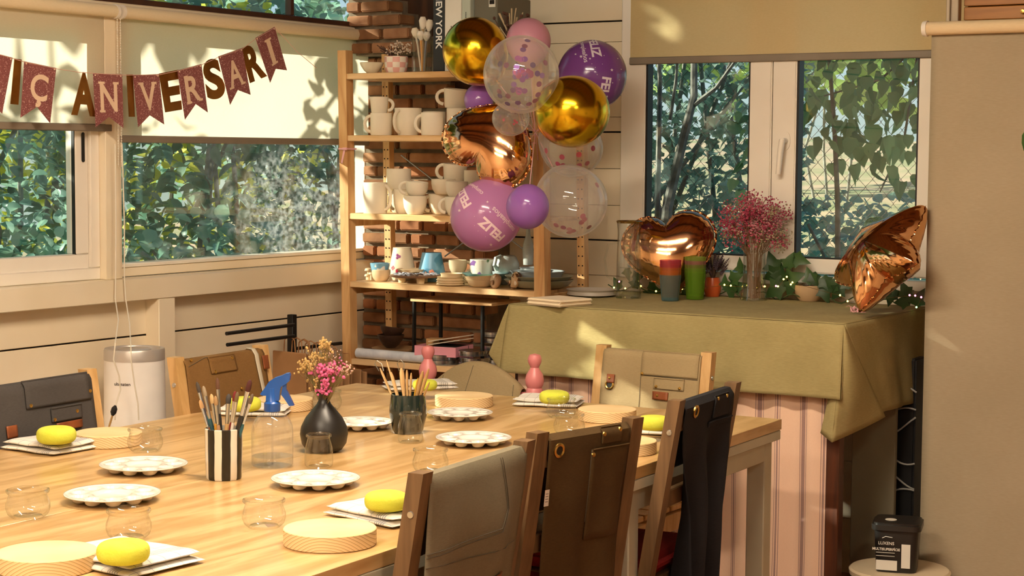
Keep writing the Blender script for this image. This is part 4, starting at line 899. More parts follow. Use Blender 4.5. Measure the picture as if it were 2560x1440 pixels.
for _ in range(70):
    a, r_ = R()*2*PI, R()**.5*.078; M_ = Matrix.Translation((math.cos(a)*r_, math.sin(a)*r_, .029+R()*.006)) @ Matrix.Rotation(R()*6, 4, 'Z') @ Matrix.Rotation(random.uniform(-.5, .5), 4, 'X'); pb.add([M_ @ V(v) for v in ((-.009, -.006, 0), (.009, -.006, .002), (.010, .006, 0), (-.009, .007, .003))], [(0, 1, 2, 3)])
pb.build('petals', pm('petal_white', 'DCE0EA', .8), t)['kind'] = 'stuff'
t = thing('mushroom_ornament', 'small cream clay mushrooms at the left end of the shelf', 'ornament', S(922, 5.36, z), 0)
for dx, h_, r_ in ((0, .036, .016), (.014, .022, .012), (-.006, .014, .012)):
    MB().lathe([(.006, 0), (.005, h_), (r_, h_*.95), (r_*.8, h_+.006), (0, h_+.009)], 14, (dx, 0, 0), cap=False).build('mushroom', CLAYW, t)
def shell(label, p, r, mat_, rz):
    t = thing('sea_shell', label, 'shell', p, rz, 'sea shells'); b = MB(); pts = []; rad = []
    for i in range(60):
        a = i*.23; k = math.exp(-i*.045); pts.append(V((math.cos(a)*r*.55*k, (1-k)*r*.9-r*.2, r*.62*1+math.sin(a)*r*.55*k))); rad.append(r*.52*k)
    b.tube(pts, rad, 10); lo = min(v[2] for v in b.v); b.xf(Matrix.Translation((0, 0, -lo))); b.build('whorl', mat_, t)
SH1 = spots('shell_brown', 'B08A68', [('6E4630', 14, .5), ('DCC8AC', 20, .6)]); SH2 = spots('shell_stripe', 'C8A47A', [('5E3E26', 40, .52), ('E4D4B8', 34, .6)])
shell('smooth brown snail shell on the lower shelf', S(1245, 5.30, z), .042, SH1, YAW+2.2); shell('ribbed striped shell beside the right post', S(1295, 5.30, z), .050, SH2, YAW+1.7)

# ---- top shelf
z = SZS[0]
dish('small cream bowl with a pink ribbon end at the left of the top shelf', S(929, 5.30, z), .044, .038, pm('cream_glaze', 'E4DCC2', .3), name='bowl', group=None, foot=.4)
t = thing('checkered_pot', 'pink and white checkered pot of dried flowers', 'pot', S(990, 5.33, z), 0)
m, n, out = base('pink_checker'); bb = N(n, 'BsdfPrincipled'); bb.inputs['Roughness'].default_value = .35; tc = N(n, 'TexCoord'); sp = N(n, 'SeparateXYZ'); n.links.new(tc.outputs['Object'], sp.inputs[0])
at = N(n, 'Math', operation='ARCTAN2'); n.links.new(sp.outputs[1], at.inputs[0]); n.links.new(sp.outputs[0], at.inputs[1]); ma = N(n, 'Math', operation='MULTIPLY'); ma.inputs[1].default_value = 1.6; n.links.new(at.outputs[0], ma.inputs[0])
mz = N(n, 'Math', operation='MULTIPLY'); mz.inputs[1].default_value = 52; n.links.new(sp.outputs[2], mz.inputs[0]); cm = N(n, 'CombineXYZ'); n.links.new(ma.outputs[0], cm.inputs[0]); n.links.new(mz.outputs[0], cm.inputs[1]); cm.inputs[2].default_value = .5
ck = N(n, 'TexChecker', i_Scale=1.0); ck.inputs['Color1'].default_value = srgb('EFE6D8'); ck.inputs['Color2'].default_value = srgb('E3AFA4'); n.links.new(cm.outputs[0], ck.inputs[0]); n.links.new(ck.outputs[0], bb.inputs['Base Color']); n.links.new(bb.outputs[0], out.inputs[0])
MB().lathe([(0, 0), (.034, 0), (.040, .012), (.043, .035), (.043, .060), (.040, .060), (.039, .045), (0, .045)], 32, cap=False).build('pot', m, t)
def sprig(b, c, n_, spread, h0, h1, fl=None, fr=.002, fn=1, r=.0008):
    for _ in range(n_):
        a = R()*2*PI; s_ = spread*R()**.6; h_ = random.uniform(h0, h1); e = V((math.cos(a)*s_, math.sin(a)*s_, h_)); b.tube([V(c), V(c)+V((e.x*.3, e.y*.3, h_*.55)), V(c)+e], r, 4)
        if fl is not None:
            for _ in range(fn): fl.ball(V(c)+e+V((random.uniform(-1, 1), random.uniform(-1, 1), random.uniform(-1, 1)))*fr*3.0*(fn > 1), fr, 6, 4)
t = thing('dried_sprigs', 'dried white and dark sprigs in the checkered pot', 'dried flowers', t.location+V((0, 0, .0)), 0)
b, f = MB(), MB(); sprig(b, (.012, 0, .0465), 34, .05, .02, .06, f, .0034, 3); b.build('dry_stems', pm('dry_stem', '7A6648', .9), t); f.build('dried_blossom', pm('dry_white', 'DCC9B4', .9), t)['kind'] = 'stuff'
b = MB(); sprig(b, (-.02, 0, .0465), 22, .055, .03, .055, None, r=.0018); b.build('dark_sprigs', pm('dark_sprig', '5E4438', .9), t)
# glass cylinder with brushes
t = thing('brush_vase', 'tall glass cylinder of white brushes on the top shelf', 'vase', S(1056, 5.34, z), 0); CG = glassy('clear_glass', (.97, .985, .975), .75, .06, .01, power=2.2)
MB().lathe([(0, .003), (.0375, .003), (.038, .13), (.0395, .13), (.040, 0), (0, 0)], 32, cap=False).build('glass', CG, t)
for i, (dx, dy, h_, hc, hd) in enumerate(((-.02, -.012, .16, 'D9CDBE', 'E6DCC4'), (.005, -.018, .148, 'E09A3C', 'EDE4D2'), (.018, .01, .19, 'B99A74', 'E9E0CC'), (-.008, .014, .185, 'C9B08A', 'DCD2BA'), (.022, -.01, .145, '8A8A96', 'E0D8C8'), (.0, .0, .20, 'C8A878', 'EAE0CE'))):
    e = V((dx*1.3, dy*1.3, h_)); tv = thing('makeup_brush', ['white brush with a pink ferrule leaning left in the glass cylinder', 'white brush with an orange handle in the glass cylinder', 'white fan brush rising at the right of the glass cylinder', 'tall white brush at the back of the glass cylinder', 'short white brush with a grey handle in the glass cylinder', 'tallest white brush in the glass cylinder'][i], 'brush', t.location, 0, 'brushes in the glass cylinder'); q = MB().tube([V((dx*.3, dy*.3, .006)), e*.62+V((0, 0, 0)), e*.78], [.003, .0035, .004], 8).build('brush_handle', pm('bh_'+hc, hc, .45), tv)
    MB().tube([e*.78, e*.84, e*.93, e], [.005, .012, .015, .009], 10).build('bristles', pm('bb_'+hd, hd, .85), tv)
# books
def book(label, px0, px1, h_, c, spine=None, tc='F0F0EC', dy=.0, depth=.19, extra=None):
    x0, x1 = S(px0, 5.30, z).x, S(px1, 5.30, z).x; t = thing('book', label, 'book', ((x0+x1)/2, 5.295+dy, z+.0005), 0, 'books on the top shelf'); wd = x1-x0
    MB().box((0, depth/2, h_/2), (wd-.001, depth, h_), bev=.002).build('cover', pm('book_'+c, c, .55), t)
    MB().box((0, depth/2+.003, h_/2), (wd-.006, depth-.002, h_+.0006)).build('pages', pm('page_white', 'EDE8DC', .8), t)
    if spine: put_text(spine, pm('print_'+tc, tc, .6), t, frame((0, -.0008, h_*.60), (0, 0, -1), (1, 0, 0), (0, -1, 0)), wd*.74, bold=.012*wd, align='CENTER', name='spine_lettering')
    if extra:
        for nn, sz, xx, zz in extra:
            b = MB()
            for k in range(nn): b.box((xx, -.0008, h_*zz+(nn/2-k)*sz*.55), (sz*random.uniform(.4, .6), .0008, sz*.38)) if k % 6 != 5 else None
            b.build('spine_print', pm('print_dark', '3A3A38', .6), t)
    return t
book('black book with NEW YORK on the spine', 1083, 1112, .30, '26282A', 'NEW YORK', depth=.21)
book('white book with small print beside the black book', 1112, 1153, .31, 'E6E2D6', extra=[(13, .007, -.006, .43), (16, .006, .012, .42)])
book('pale grey green book third from the left', 1154, 1176, .30, 'B9C2B4', extra=[(18, .008, .0, .55)])
t = thing('grey_box', 'grey green storage box with a label holder', 'box', (S(1212, 5.31, z).x, 5.31, z+.0005), 0)
MB().box((0, .11, .13), (.098, .22, .26), bev=.003).build('box', pm('box_greygreen', '6E6A5A', .7), t)
MB().box((.028, -.0012, .238), (.026, .003, .034)).build('label_holder', pm('label_white', 'E4E0D4', .6), t); b = MB(); b.box((.028, -.003, .238), (.020, .001, .014)); b.build('label_print', DARK_GAP, t)
t = thing('dried_bunch', 'bunch of dark dried flowers behind the gold balloon', 'dried flowers', S(1265, 5.33, z), 0)
MB().lathe([(0, 0), (.03, 0), (.035, .05), (.03, .055), (0, .05)], 20, cap=False).build('pot', GLZ, t)
b, f = MB(), MB(); sprig(b, (0, 0, .055), 46, .10, .07, .145, f, .006, 1, r=.0018); b.build('stems', pm('dark_sprig', '5E4438', .9), t); f.build('dried_heads', pm('dry_brown', '5A3A2C', .9), t)['kind'] = 'stuff'
b = MB(); sprig(b, (.02, 0, .055), 16, .07, .09, .165, None, r=.0022); b.build('pale_twigs', pm('pale_twig', 'C8B490', .9), t)

# ---- bottom shelf
z = SZS[4]
COCO = pm('coconut', '3E2A1E', .4, c2='2A1A12', ns=30, bump=.3)
dish('dark coconut bowl resting on the round boards', S(978, 5.38, z+.036), .051, .048, COCO, foot=.35)
dish('dark coconut bowl stacked on another coconut bowl', S(978, 5.38, z+.066), .046, .046, COCO, foot=.35, tilt=(-.15, .05, 0))
t = thing('round_board', 'pale wooden board under the coconut bowls', 'board', S(985, 5.41, z), 0, 'boards on the bottom shelf'); MB().lathe([(.105, 0), (.11, .004), (.11, .014), (.105, .018)], 40).build('board', wood('board_dull', 'A8845A', '8A6A44', 'X', 8, .6), t)
t = thing('round_board', 'smaller dished board directly under the coconut bowl', 'board', S(988, 5.40, z+.0185), 0, 'boards on the bottom shelf'); MB().lathe([(.05, 0), (.085, .010), (.088, .016), (.08, .017), (.05, .008)], 40).build('board', MC['board_dull'], t)
t = thing('film_roll', 'roll of clear wrapped white film at the shelf front', 'roll', S(985, 5.285, z+.020), 0)
x0 = S(897, 5.29, z).x-t.location.x; x1 = S(1068, 5.29, z).x-t.location.x
MB().cyl((x0, 0, 0), (x1, 0, 0), .0185, n=20).build('roll', pm('film_white', 'D8DCE4', .2, c2='C2C8D4', ns=30), t)
rs = P(1135, 770, 'y', 5.40); t = thing('riser_shelf', 'small wooden riser on black metal legs inside the shelf', 'riser', (rs.x, 5.41, z), 0); hh = P(1140, 752, 'y', 5.33).z-z
xa_, xb_ = P(1031, 752, 'y', 5.33).x-rs.x, P(1212, 770, 'y', 5.33).x-rs.x
MB().box(((xa_+xb_)/2+.02, 0, hh-.005), (xb_-xa_+.04, .19, .011), bev=.002).build('top', SHW, t)
for x_ in (xa_+.012, xb_-.006):
    for y_ in (-.085, .085): MB().box((x_, y_, (hh-.011)/2), (.008, .014, hh-.011)).build('leg', BLK, t)
bx_ = S(1112, 5.35, z); t = thing('pink_tray', 'pink plastic tray holding packets', 'tray', bx_+V((0, 0, .03)), .12)
def opentray(b, lx, ly, h_, th=.003, fl=1.06):
    for s in (-1, 1): b.box((s*lx/2, 0, h_/2), (th, ly, h_)); b.box((0, s*ly/2, h_/2), (lx, th, h_))
    b.box((0, 0, th/2), (lx, ly, th))
b = MB(); opentray(b, .165, .14, .036); b.build('tray', pm('pink_plastic', 'EBA0B0', .4), t)
TL_ = t.location+V((0, 0, .0)); tag(MB().box((-.055, .02, .03), (.05, .05, .05), .3).build('paper_packet', pm('kraft_packet', 'B08A5A', .8), loc=TL_), 'kraft packet standing in the pink tray', 'packet')
for i in range(2): tag(MB().box((.03, .0, .050+.012*i), (.14, .09, .003), Matrix.Rotation(-.18, 3, 'Y')).build('card', pm('card_cream', 'D8CFBC', .8), loc=TL_), ['lower', 'upper'][i]+' cream card lying across the pink tray', 'card', 'cards on the pink tray')
tag(MB().box((.03, .0, .022), (.10, .09, .030), bev=.003).build('black_pack', BLACK_RUB, loc=TL_), 'black packet under the cards in the pink tray', 'packet')
TIN = pm('tin_steel', 'BFC4CA', .22, 1); TINB = pm('tin_clear', '9AA2AA', .2, .9)
for i, (px, y_, zz, r_) in enumerate(((1110, 5.33, 0, .065), (1110, 5.33, .019, .065), (1185, 5.31, 0, .052), (1190, 5.31, .018, .055), (1185, 5.31, .042, .052), (1236, 5.44, 0.0, .05), (1240, 5.44, .02, .045), (1236, 5.44, .05, .045), (1240, 5.44, .078, .045), (1240, 5.44, .10, .045))):
    t = thing('metal_tin', ['flat silver tin under the pink tray', 'flat silver tin on top of another tin below the pink tray', 'lowest silver tin of the stack by the cloth', 'middle silver tin of the stack by the cloth', 'top silver tin of the stack by the cloth', 'lowest tin behind the tablecloth edge', 'second tin from below behind the tablecloth edge', 'third tin from below behind the tablecloth edge', 'fourth tin from below behind the tablecloth edge', 'topmost tin behind the tablecloth edge'][i], 'tin', S(px, y_, z+zz), 0, 'silver tins on the bottom shelf')
    MB().lathe([(r_*.97, 0), (r_*.97, .010)], 36).build('tin_body', TINB, t); MB().lathe([(r_, .008), (r_, .0165), (r_*.97, .018), (r_*.9, .0178), (0, .0165)], 36).build('lid', TIN, t)
z = SZS[5]
for i in range(7):
    t = thing('magazine', 'magazine lying in the pile under the shelf, ' + ['lowest', 'second from below', 'third from below', 'fourth from below', 'third from the top', 'second from the top', 'topmost'][i], 'magazine', S(985, 5.40, z+.225+i*.0105) if 0 else (S(985, 5.42, z).x, 5.42, z+.0005+i*.0305), random.uniform(-.1, .1), 'pile of magazines')
    MB().box((0, 0, .0148), (.24, .22, .029), bev=.002).build('cover', pm('mag%d' % i, ('C22A2A', 'D8CDBE', 'B89A92', 'C9BDB4', 'C22A2A', 'A89A92', 'B49090')[i], .5), t); MB().box((.002, .0, .0148), (.2405, .214, .021)).build('pages', pm('page_white', 'EDE8DC', .8), t)
# ================================================================== side table under the green cloth
CZ = .950; CX0, CX1, CY0, CY1 = -3.212, -2.04, 5.02, 5.755
DKW = wood('dark_table_wood', '5A2E16', '40200E', 'Z', 8, .5)
t = thing('side_table', 'dark wooden side table below the green cloth', 'table', ((CX0+CX1)/2, (CY0+CY1)/2, 0)); ox, oy = (CX0+CX1)/2, (CY0+CY1)/2
MB().box((0, 0, CZ-.022), (CX1-CX0-.02, CY1-CY0-.02, .03), bev=.003).build('tabletop', DKW, t)
for sx in (-1, 1):
    for sy in (-1, 1): MB().box((sx*((CX1-CX0)/2-.03), sy*((CY1-CY0)/2-.03), (CZ-.037)/2), (.042, .042, CZ-.037), bev=.003).build('leg', DKW, t)
GCL = fabric('green_linen', 'A99B6C', '93865A', .9, 500, big=7, bump=.35)
yf = CY0-.012
hemz = lambda px, py, y=yf: P(px, py, 'y', y).z
zl, zr = hemz(1300, 931), hemz(2085, 1000); xl, xr_ = CX0-.002, CX1+.004
tc_ = thing('tablecloth', 'olive green linen cloth draped over the side table', 'tablecloth', (ox, oy, CZ)); O = V((ox, oy, CZ))
b = MB()
def topz(x, y): return CZ+.0015+.0008*nz((x*8, y*8, 1))
b.grid(lambda u, v: V((CX0-.004+(CX1-CX0+.010)*u, CY0-.008+(CY1-CY0+.01)*v, topz(u*1.2, v))), 40, 20)
def skirt(pa, pb, ha, hb, nrm, n=60, rows=18, amp=.010, seed=0, flare=.02):
    pa, pb, ha, hb = V(pa), V(pb), V(ha), V(hb); nrm = V(nrm)
    def f(u, v):
        a = pa.lerp(pb, u); c = ha.lerp(hb, u); p = a.lerp(c, v); k = math.sin(min(1, v*3)*PI/2)
        return p+nrm*(k*(.004+flare*v*.3)+amp*v*(math.sin(u*19+seed)*.5+.6*nz((u*6, v*1.5, seed))+.4*math.sin(u*41+seed*2)*v*.5))
    b.grid(f, n, rows)
fcorner = V((CX1+.006, CY0-.010, CZ)); lcorner = V((CX0-.004, CY0-.010, CZ))
fz_ = zr
skirt(lcorner, fcorner, (P(1228, 880, 'y', yf).x+.055, yf-.02, zl), (CX1+.012, yf-.02, P(2122, 1000, 'y', yf-.02).z), (0, -1, 0), 80, 20, .010, 1)
# left end: folds outward toward the shelf front
skirt((CX0-.004, CY0+.22, CZ), lcorner, (CX0-.012, CY0+.22, zl+.06), (P(1224, 876, 'y', yf-.05).x, yf-.05, hemz(1226, 880)), (-1, 0, 0), 20, 16, .004, 4, .0)
skirt(lcorner, lcorner+V((.002, -.002, 0)), (P(1224, 876, 'y', yf-.05).x, yf-.05, hemz(1226, 880)), (P(1228, 880, 'y', yf).x+.055, yf-.02, zl), (0, -1, 0), 10, 16, .002, 5, .0)
# right end
rz_ = P(2213, 1022, 'x', CX1+.02).z
skirt(fcorner, (CX1+.006, CY1, CZ), (CX1+.03, CY0+.16, rz_), (CX1+.016, CY1-.05, rz_-.01), (1, 0, 0), 40, 18, .008, 7)
# hanging corner: the cloth doubles back on itself
c0 = V((CX1+.012, yf-.02, P(2122, 1000, 'y', yf-.02).z)); c1 = P(2052, 1082, 'y', yf-.004); c1.y = yf-.006; c2 = P(2080, 1106, 'y', yf-.03); c3 = P(2213, 1042, 'x', CX1+.05); c4 = V((CX1+.03, CY0+.16, rz_))
def fan(a, c, bulge, seed):
    a, c = V(a), V(c); q = fcorner+V((.002, -.002, -.004))
    def f(u, v):
        e = a.lerp(c, u); p = q.lerp(e, v); return p+V(bulge)*math.sin(v*PI*.9)*math.sin(u*PI)+V((1, -1, 0))*.004*nz((u*4, v*4, seed))*v
    b.grid(f, 14, 18)
fan(c0, c1, (0, .012, 0), 1); fan(c1, c2, (0, -.004, 0), 2); fan(c2, c3, (.02, -.03, 0), 3); fan(c3, c4, (-.01, .012, 0), 4)
b.xf(Matrix.Translation(-O)); o = b.build('cloth', GCL, tc_); md = o.modifiers.new('thick', 'SOLIDIFY'); md.thickness = .0018; md.offset = 0
# pink striped curtain below
def stripes(name):
    m, n, out = base(name); bb = N(n, 'BsdfPrincipled'); bb.inputs['Roughness'].default_value = .9; tc = N(n, 'TexCoord'); sp = N(n, 'SeparateXYZ'); n.links.new(tc.outputs['Object'], sp.inputs[0])
    mu = N(n, 'Math', operation='MULTIPLY'); mu.inputs[1].default_value = 1/.148; n.links.new(sp.outputs[0], mu.inputs[0]); fr = N(n, 'Math', operation='FRACT'); n.links.new(mu.outputs[0], fr.inputs[0])
    ba, st = 'ECC8AC', 'A5837A'
    stops = [(0, ba)]
    for a, c in ((.05, .068), (.09, .19), (.212, .23), (.52, .538), (.56, .60), (.622, .64)): stops += [(a, st), (c, ba)]
    r = ramp(n, fr.outputs[0], stops, 'CONSTANT'); t = N(n, 'TexNoise', i_Scale=250.0); n.links.new(tc.outputs['Object'], t.inputs[0])
    mx = N(n, 'Mix', data_type='RGBA', i_Factor=.05); n.links.new(r, mx.inputs['A']); n.links.new(t.outputs[0], mx.inputs['B']); n.links.new(mx.outputs['Result'], bb.inputs['Base Color']); n.links.new(bb.outputs[0], out.inputs[0]); return m
b = MB(); cw = CX1-.03-(CX0+.02)
b.grid(lambda u, v: V((cw*(u-.5), -.012*math.sin(u*62)*(.4+.6*v)-.008*nz((u*14, v*2, 4)), .90-.86*v)), 160, 14)
tag(b.build('table_curtain', stripes('striped_cotton'), loc=((CX0+CX1)/2-.005, CY0+.012, 0)), 'pink striped curtain hanging under the green cloth', 'curtain')
# things stored at the right end
sp0, sp1 = P(2128, 1200, 'y', CY0+.44).x, P(2236, 1200, 'y', CY0+.44).x
t = thing('storage_panel', 'grey cabinet side standing behind the table leg', 'panel', ((sp0+sp1)/2, CY0+.45, 0)); MB().box((0, 0, .41), (sp1-sp0, .02, .82), bev=.002).build('board', pm('panel_grey', '8F8770', .7), t)
t = thing('cable_drum', 'black storage tower with loose white cables', 'cables', (P(2252, 1200, 'y', CY0+.52).x, CY0+.57, 0)); MB().box((0, 0, .40), (.085, .10, .80), bev=.006).build('tower', pm('tower_black', '17181B', .5), t)
for k in range(6):
    zz = .34+k*.075; b = MB(); b.tube([V((-.05+.011*i, -.06-.012*math.sin(i*PI/9), zz+.018*math.sin(i*PI/9+k*1.3)+.004*i*math.cos(k*2.1))) for i in range(10)], .003, 6); b.build('cable', pm('cable_grey', 'A8A8A4', .5), t)
pb_ = P(2200, 1440, 'y', 5.14); t = thing('round_stool', 'round white stool carrying the black paint bucket', 'stool', (-1.90, 5.16, 0)); SZT = P(2240, 1425, 'y', 5.13).z
MB().lathe([(0, 0), (.13, 0), (.14, .02), (.135, SZT-.03), (.15, SZT-.02), (.152, SZT-.006), (.146, SZT), (0, SZT)], 40, cap=False).build('body', pm('stool_cream', 'D9C6A6', .5), t)
t = thing('paint_bucket', 'black square paint bucket with white lettering', 'bucket', (-1.905, 5.15, SZT+.001), math.radians(16))
bh = P(2190, 1305, 'y', 5.08).z-SZT
def rbox(b, s0, s1, z0, z1, rad, n=5):
    def ringpts(s, z):
        out = []
        for k, (sx, sy) in enumerate(((1, 1), (-1, 1), (-1, -1), (1, -1))):
            for i in range(n): a = k*PI/2+i*PI/2/(n-1); out.append(V((sx*(s/2-rad)+math.cos(a)*rad, sy*(s/2-rad)+math.sin(a)*rad, z)))
        return out
    A_, B_ = ringpts(s0, z0), ringpts(s1, z1); m_ = len(A_); b.add(A_+B_, [tuple(range(m_-1, -1, -1)), tuple(range(m_, 2*m_))]+[(i, (i+1) % m_, m_+(i+1) % m_, m_+i) for i in range(m_)])
b = MB(); rbox(b, .118, .132, 0, bh-.02, .02); b.build('body', pm('bucket_black', '1C1A18', .4), t)
b = MB(); rbox(b, .146, .146, bh-.022, bh-.006, .022); rbox(b, .134, .134, bh-.006, bh, .02); lid = b.build('lid', pm('bucket_lid', '1F1D1B', .35), t)
MB().lathe([(.017, 0), (.017, .001)], 24, (-.02, -.01, bh), (0, 0, 1)).build('lid_spot', pm('label_white', 'E4E0D4', .6), lid)
WPR = pm('print_white', 'DEDBD2', .6)
b = MB(); b.box((.030, -.0665, .052), (.026, .001, .072)); b.box((-.026, -.0665, .022), (.062, .001, .030)); b.build('white_label', WPR, t)
put_text('LUXENS', WPR, t, frame((-.028, -.0672, .088), (1, 0, 0), (0, 0, 1), (0, -1, 0)), .013, .0001); put_text('MULTISUPERFÍCIE', WPR, t, frame((-.028, -.0672, .070), (1, 0, 0), (0, 0, 1), (0, -1, 0)), .0105, .0003)
b = MB(); b.box((-.03, -.067, .060), (.055, .001, .0015)); b.box((-.03, -.067, .050), (.055, .001, .0015)); b.tube([V((-.04, -.068, .104)), V((-.030, -.068, .109)), V((-.010, -.068, .107))], .001, 4); b.build('printed_lines', WPR, t)

# ================================================================== roller screen at the right, drawers behind it
PY = 5.36
t = thing('roller_screen', 'wide beige fabric screen hanging from a roller at the right', 'screen', (-1.55, PY, 0)); px0 = P(2324, 200, 'y', PY).x+1.55
zt_ = P(2400, 70, 'y', PY).z; SCR = fabric('screen_fabric', 'AC9E85', 'A09278', .95, 420, big=3, bump=.2)
b = MB(); b.grid(lambda u, v: V((px0+.004+u*1.0, .004*nz((u*3, v*2, 8)), zt_-v*(zt_-.05))), 30, 30); o = b.build('fabric', SCR, t); md = o.modifiers.new('thick', 'SOLIDIFY'); md.thickness = .002
MB().cyl((px0-.004, -.015, zt_), (px0+1.0, -.015, zt_), .0205, n=24).build('roller_tube', fabric('screen_roll', 'E6D2AC', 'DCC49A', .9, 420, big=3), t)
MB().lathe([(.0225, -.014), (.024, -.006), (.024, .0)], 24, (px0-.004, -.015, zt_), (1, 0, 0)).build('end_cap', PVC, t)
t = thing('metal_shelving', 'grey metal upright of shelving behind the roller screen', 'shelving', (-1.5, 5.62, 0)); ux = P(2388, 30, 'y', 5.45).x+1.5
MB().box((ux, -.17, 1.1), (.03, .03, 2.2), bev=.002).build('upright', pm('shelving_grey', 'A89A84', .5, .3), t)
MB().box((ux+.5, -.17, 1.1), (.03, .03, 2.2), bev=.002).build('upright', MC['shelving_grey'], t)
MB().box((ux-.014, -.19, 1.95), (.012, .012, .35), bev=.002).build('bracket', MC['shelving_grey'], t)
MB().box((ux+.25, 0, 1.76), (.52, .33, .02), bev=.002).build('shelf_plate', MC['shelving_grey'], t)
OAK = wood('drawer_oak', 'B4772E', '935B1E', 'X', 8, .45)
t = thing('drawer_box', 'small orange wooden drawer box with brass knobs above the screen', 'drawers', (-1.5, 5.60, 1.7705)); dx0 = P(2402, 30, 'y', 5.46).x+1.5
MB().box((dx0+.24, .02, .20), (.46, .24, .40)).build('carcass', DKW, t)
for zpx in (0,):
    z0 = 0.0
    for k in range(9):
        p_ = MB().box((dx0+.24, -.115, .012+.021+k*.043), (.472, .018, .040), bev=.002).build('drawer_front', OAK, t)
        kx = P(2555, 30, 'y', 5.46).x+1.5; MB().lathe([(.004, 0), (.004, .006), (.0075, .010), (.006, .015), (0, .016)], 14, (kx, -.124, .012+.021+k*.043), (0, -1, 0)).build('knob', RIV, p_)
# pot plant reaching in from the right edge
PL = P(2690, 300, 'y', 4.4); t = thing('hanging_plant', 'green leaf of a plant at the right edge', 'plant', (PL.x, 4.4, 1.1))
vs_, fs_ = LP['long']
MB().lathe([(0, -1.1), (.16, -1.1), (.16, -1.08), (.02, -1.06), (.02, .05), (.06, .06), (.07, .16), (.06, .16), (0, .14)], 20, (.05, 0, 0), cap=False).build('pedestal_pot', CLAYW, t)
lm = leafmat('leaf_plant', '2E5A2E', '4E7A3E', .2)
for i in range(9):
    a = YAW-PI/2+(i-4)*.36; b = MB(); M_ = Matrix.Translation((.05, 0, .15)) @ Matrix.Rotation(a, 4, 'Z') @ Matrix.Rotation(1.1-.1*(i % 3), 4, 'X') @ Matrix.Scale(.24, 4); b.add([M_ @ v for v in vs_], fs_); b.build('leaf', lm, t)
b = MB(); e = P(2549, 372, 'y', 4.38)-V((PL.x, 4.4, 1.1)); s0 = P(2580, 320, 'y', 4.4)-V((PL.x, 4.4, 1.1)); up = (e-s0).normalized(); xx = V((.6, .2, .75)).cross(up).normalized()
M_ = frame(s0, xx, up, xx.cross(up)) @ Matrix.Scale((e-s0).length, 4); b.add([M_ @ v for v in vs_], fs_); b.tube([V((.05, 0, .15)), V((.06, 0, .3)), s0], .003, 6); b.build('leaf', lm, t)

# ================================================================== on the green cloth
def C(px, py): return P(px, py, 'z', CZ+.003)
def Cy(px, y): p = P(px, 700, 'y', y); return V((p.x, y, CZ+.0035))
p = C(1398, 762); t = thing('paper_napkins', 'cream stack of folded napkins on the green cloth', 'napkins', p, math.radians(-14)); NAP = pm('napkin_cream', 'EFDFC2', .85)
for i in range(2): MB().box((.002*i, 0, .006+i*.0115), (.160, .155, .0112), bev=.005).build('napkin', NAP, t)
dish('grey round plate turned over behind the napkins', C(1478, 740), .088, .024, pm('plate_taupe', 'B9B0A2', .4), 'plate', 'plate', group=None, foot=.72)
# glass mug jug with a foil bird-like reflection
t = thing('glass_jug', 'clear glass jug with a rim and side handle', 'jug', C(1571, 745)+V((0, 0, 0))); r_ = 30*mpp(t.location); h_ = (745-553)*mpp(t.location)
MB().lathe([(0, .003), (r_*1.0, .003), (r_*.98, h_*.5), (r_*.9, h_*.82), (r_*1.02, h_*.97), (r_*1.06, h_), (r_*1.02, h_), (r_*.94, h_*.86), (r_*1.02, h_*.5), (r_*1.06, 0), (0, 0)], 36, cap=False).build('glass', CG, t)
MB().lathe([(r_*1.03, h_*.975), (r_*1.09, h_), (r_*1.03, h_*1.008)], 36, cap=False).build('rim', pm('rim_gold', 'B89A60', .25, 1), t)
d = V((math.cos(LH), math.sin(LH), 0)); b = MB(); b.tube([d*r_*.95+V((0, 0, h_*.72)), d*r_*1.7+V((0, 0, h_*.70)), d*r_*2.0+V((0, 0, h_*.5)), d*r_*1.8+V((0, 0, h_*.28)), d*r_*1.0+V((0, 0, h_*.2))], .0035, 8); b.build('handle', CG, t)
FOIL = None
def foilmat(name, c, rough=.09):
    m, n, out = base(name); bb = N(n, 'BsdfPrincipled'); bb.inputs['Metallic'].default_value = 1; bb.inputs['Roughness'].default_value = rough; co = coords(n)
    t = N(n, 'TexNoise', i_Scale=9.0, i_Detail=2.0); n.links.new(co, t.inputs[0]); r = ramp(n, t.outputs[0], [(.3, c[0]), (.7, c[1])]); n.links.new(r, bb.inputs['Base Color'])
    bp = N(n, 'Bump', i_Strength=.10, i_Distance=.01); n.links.new(t.outputs[0], bp.inputs['Height']); n.links.new(bp.outputs[0], bb.inputs['Normal']); n.links.new(bb.outputs[0], out.inputs[0]); MC[name] = m; return m
ROSE = foilmat('rose_gold_foil', ('EBBD92', 'DDA676'))
import numpy as np
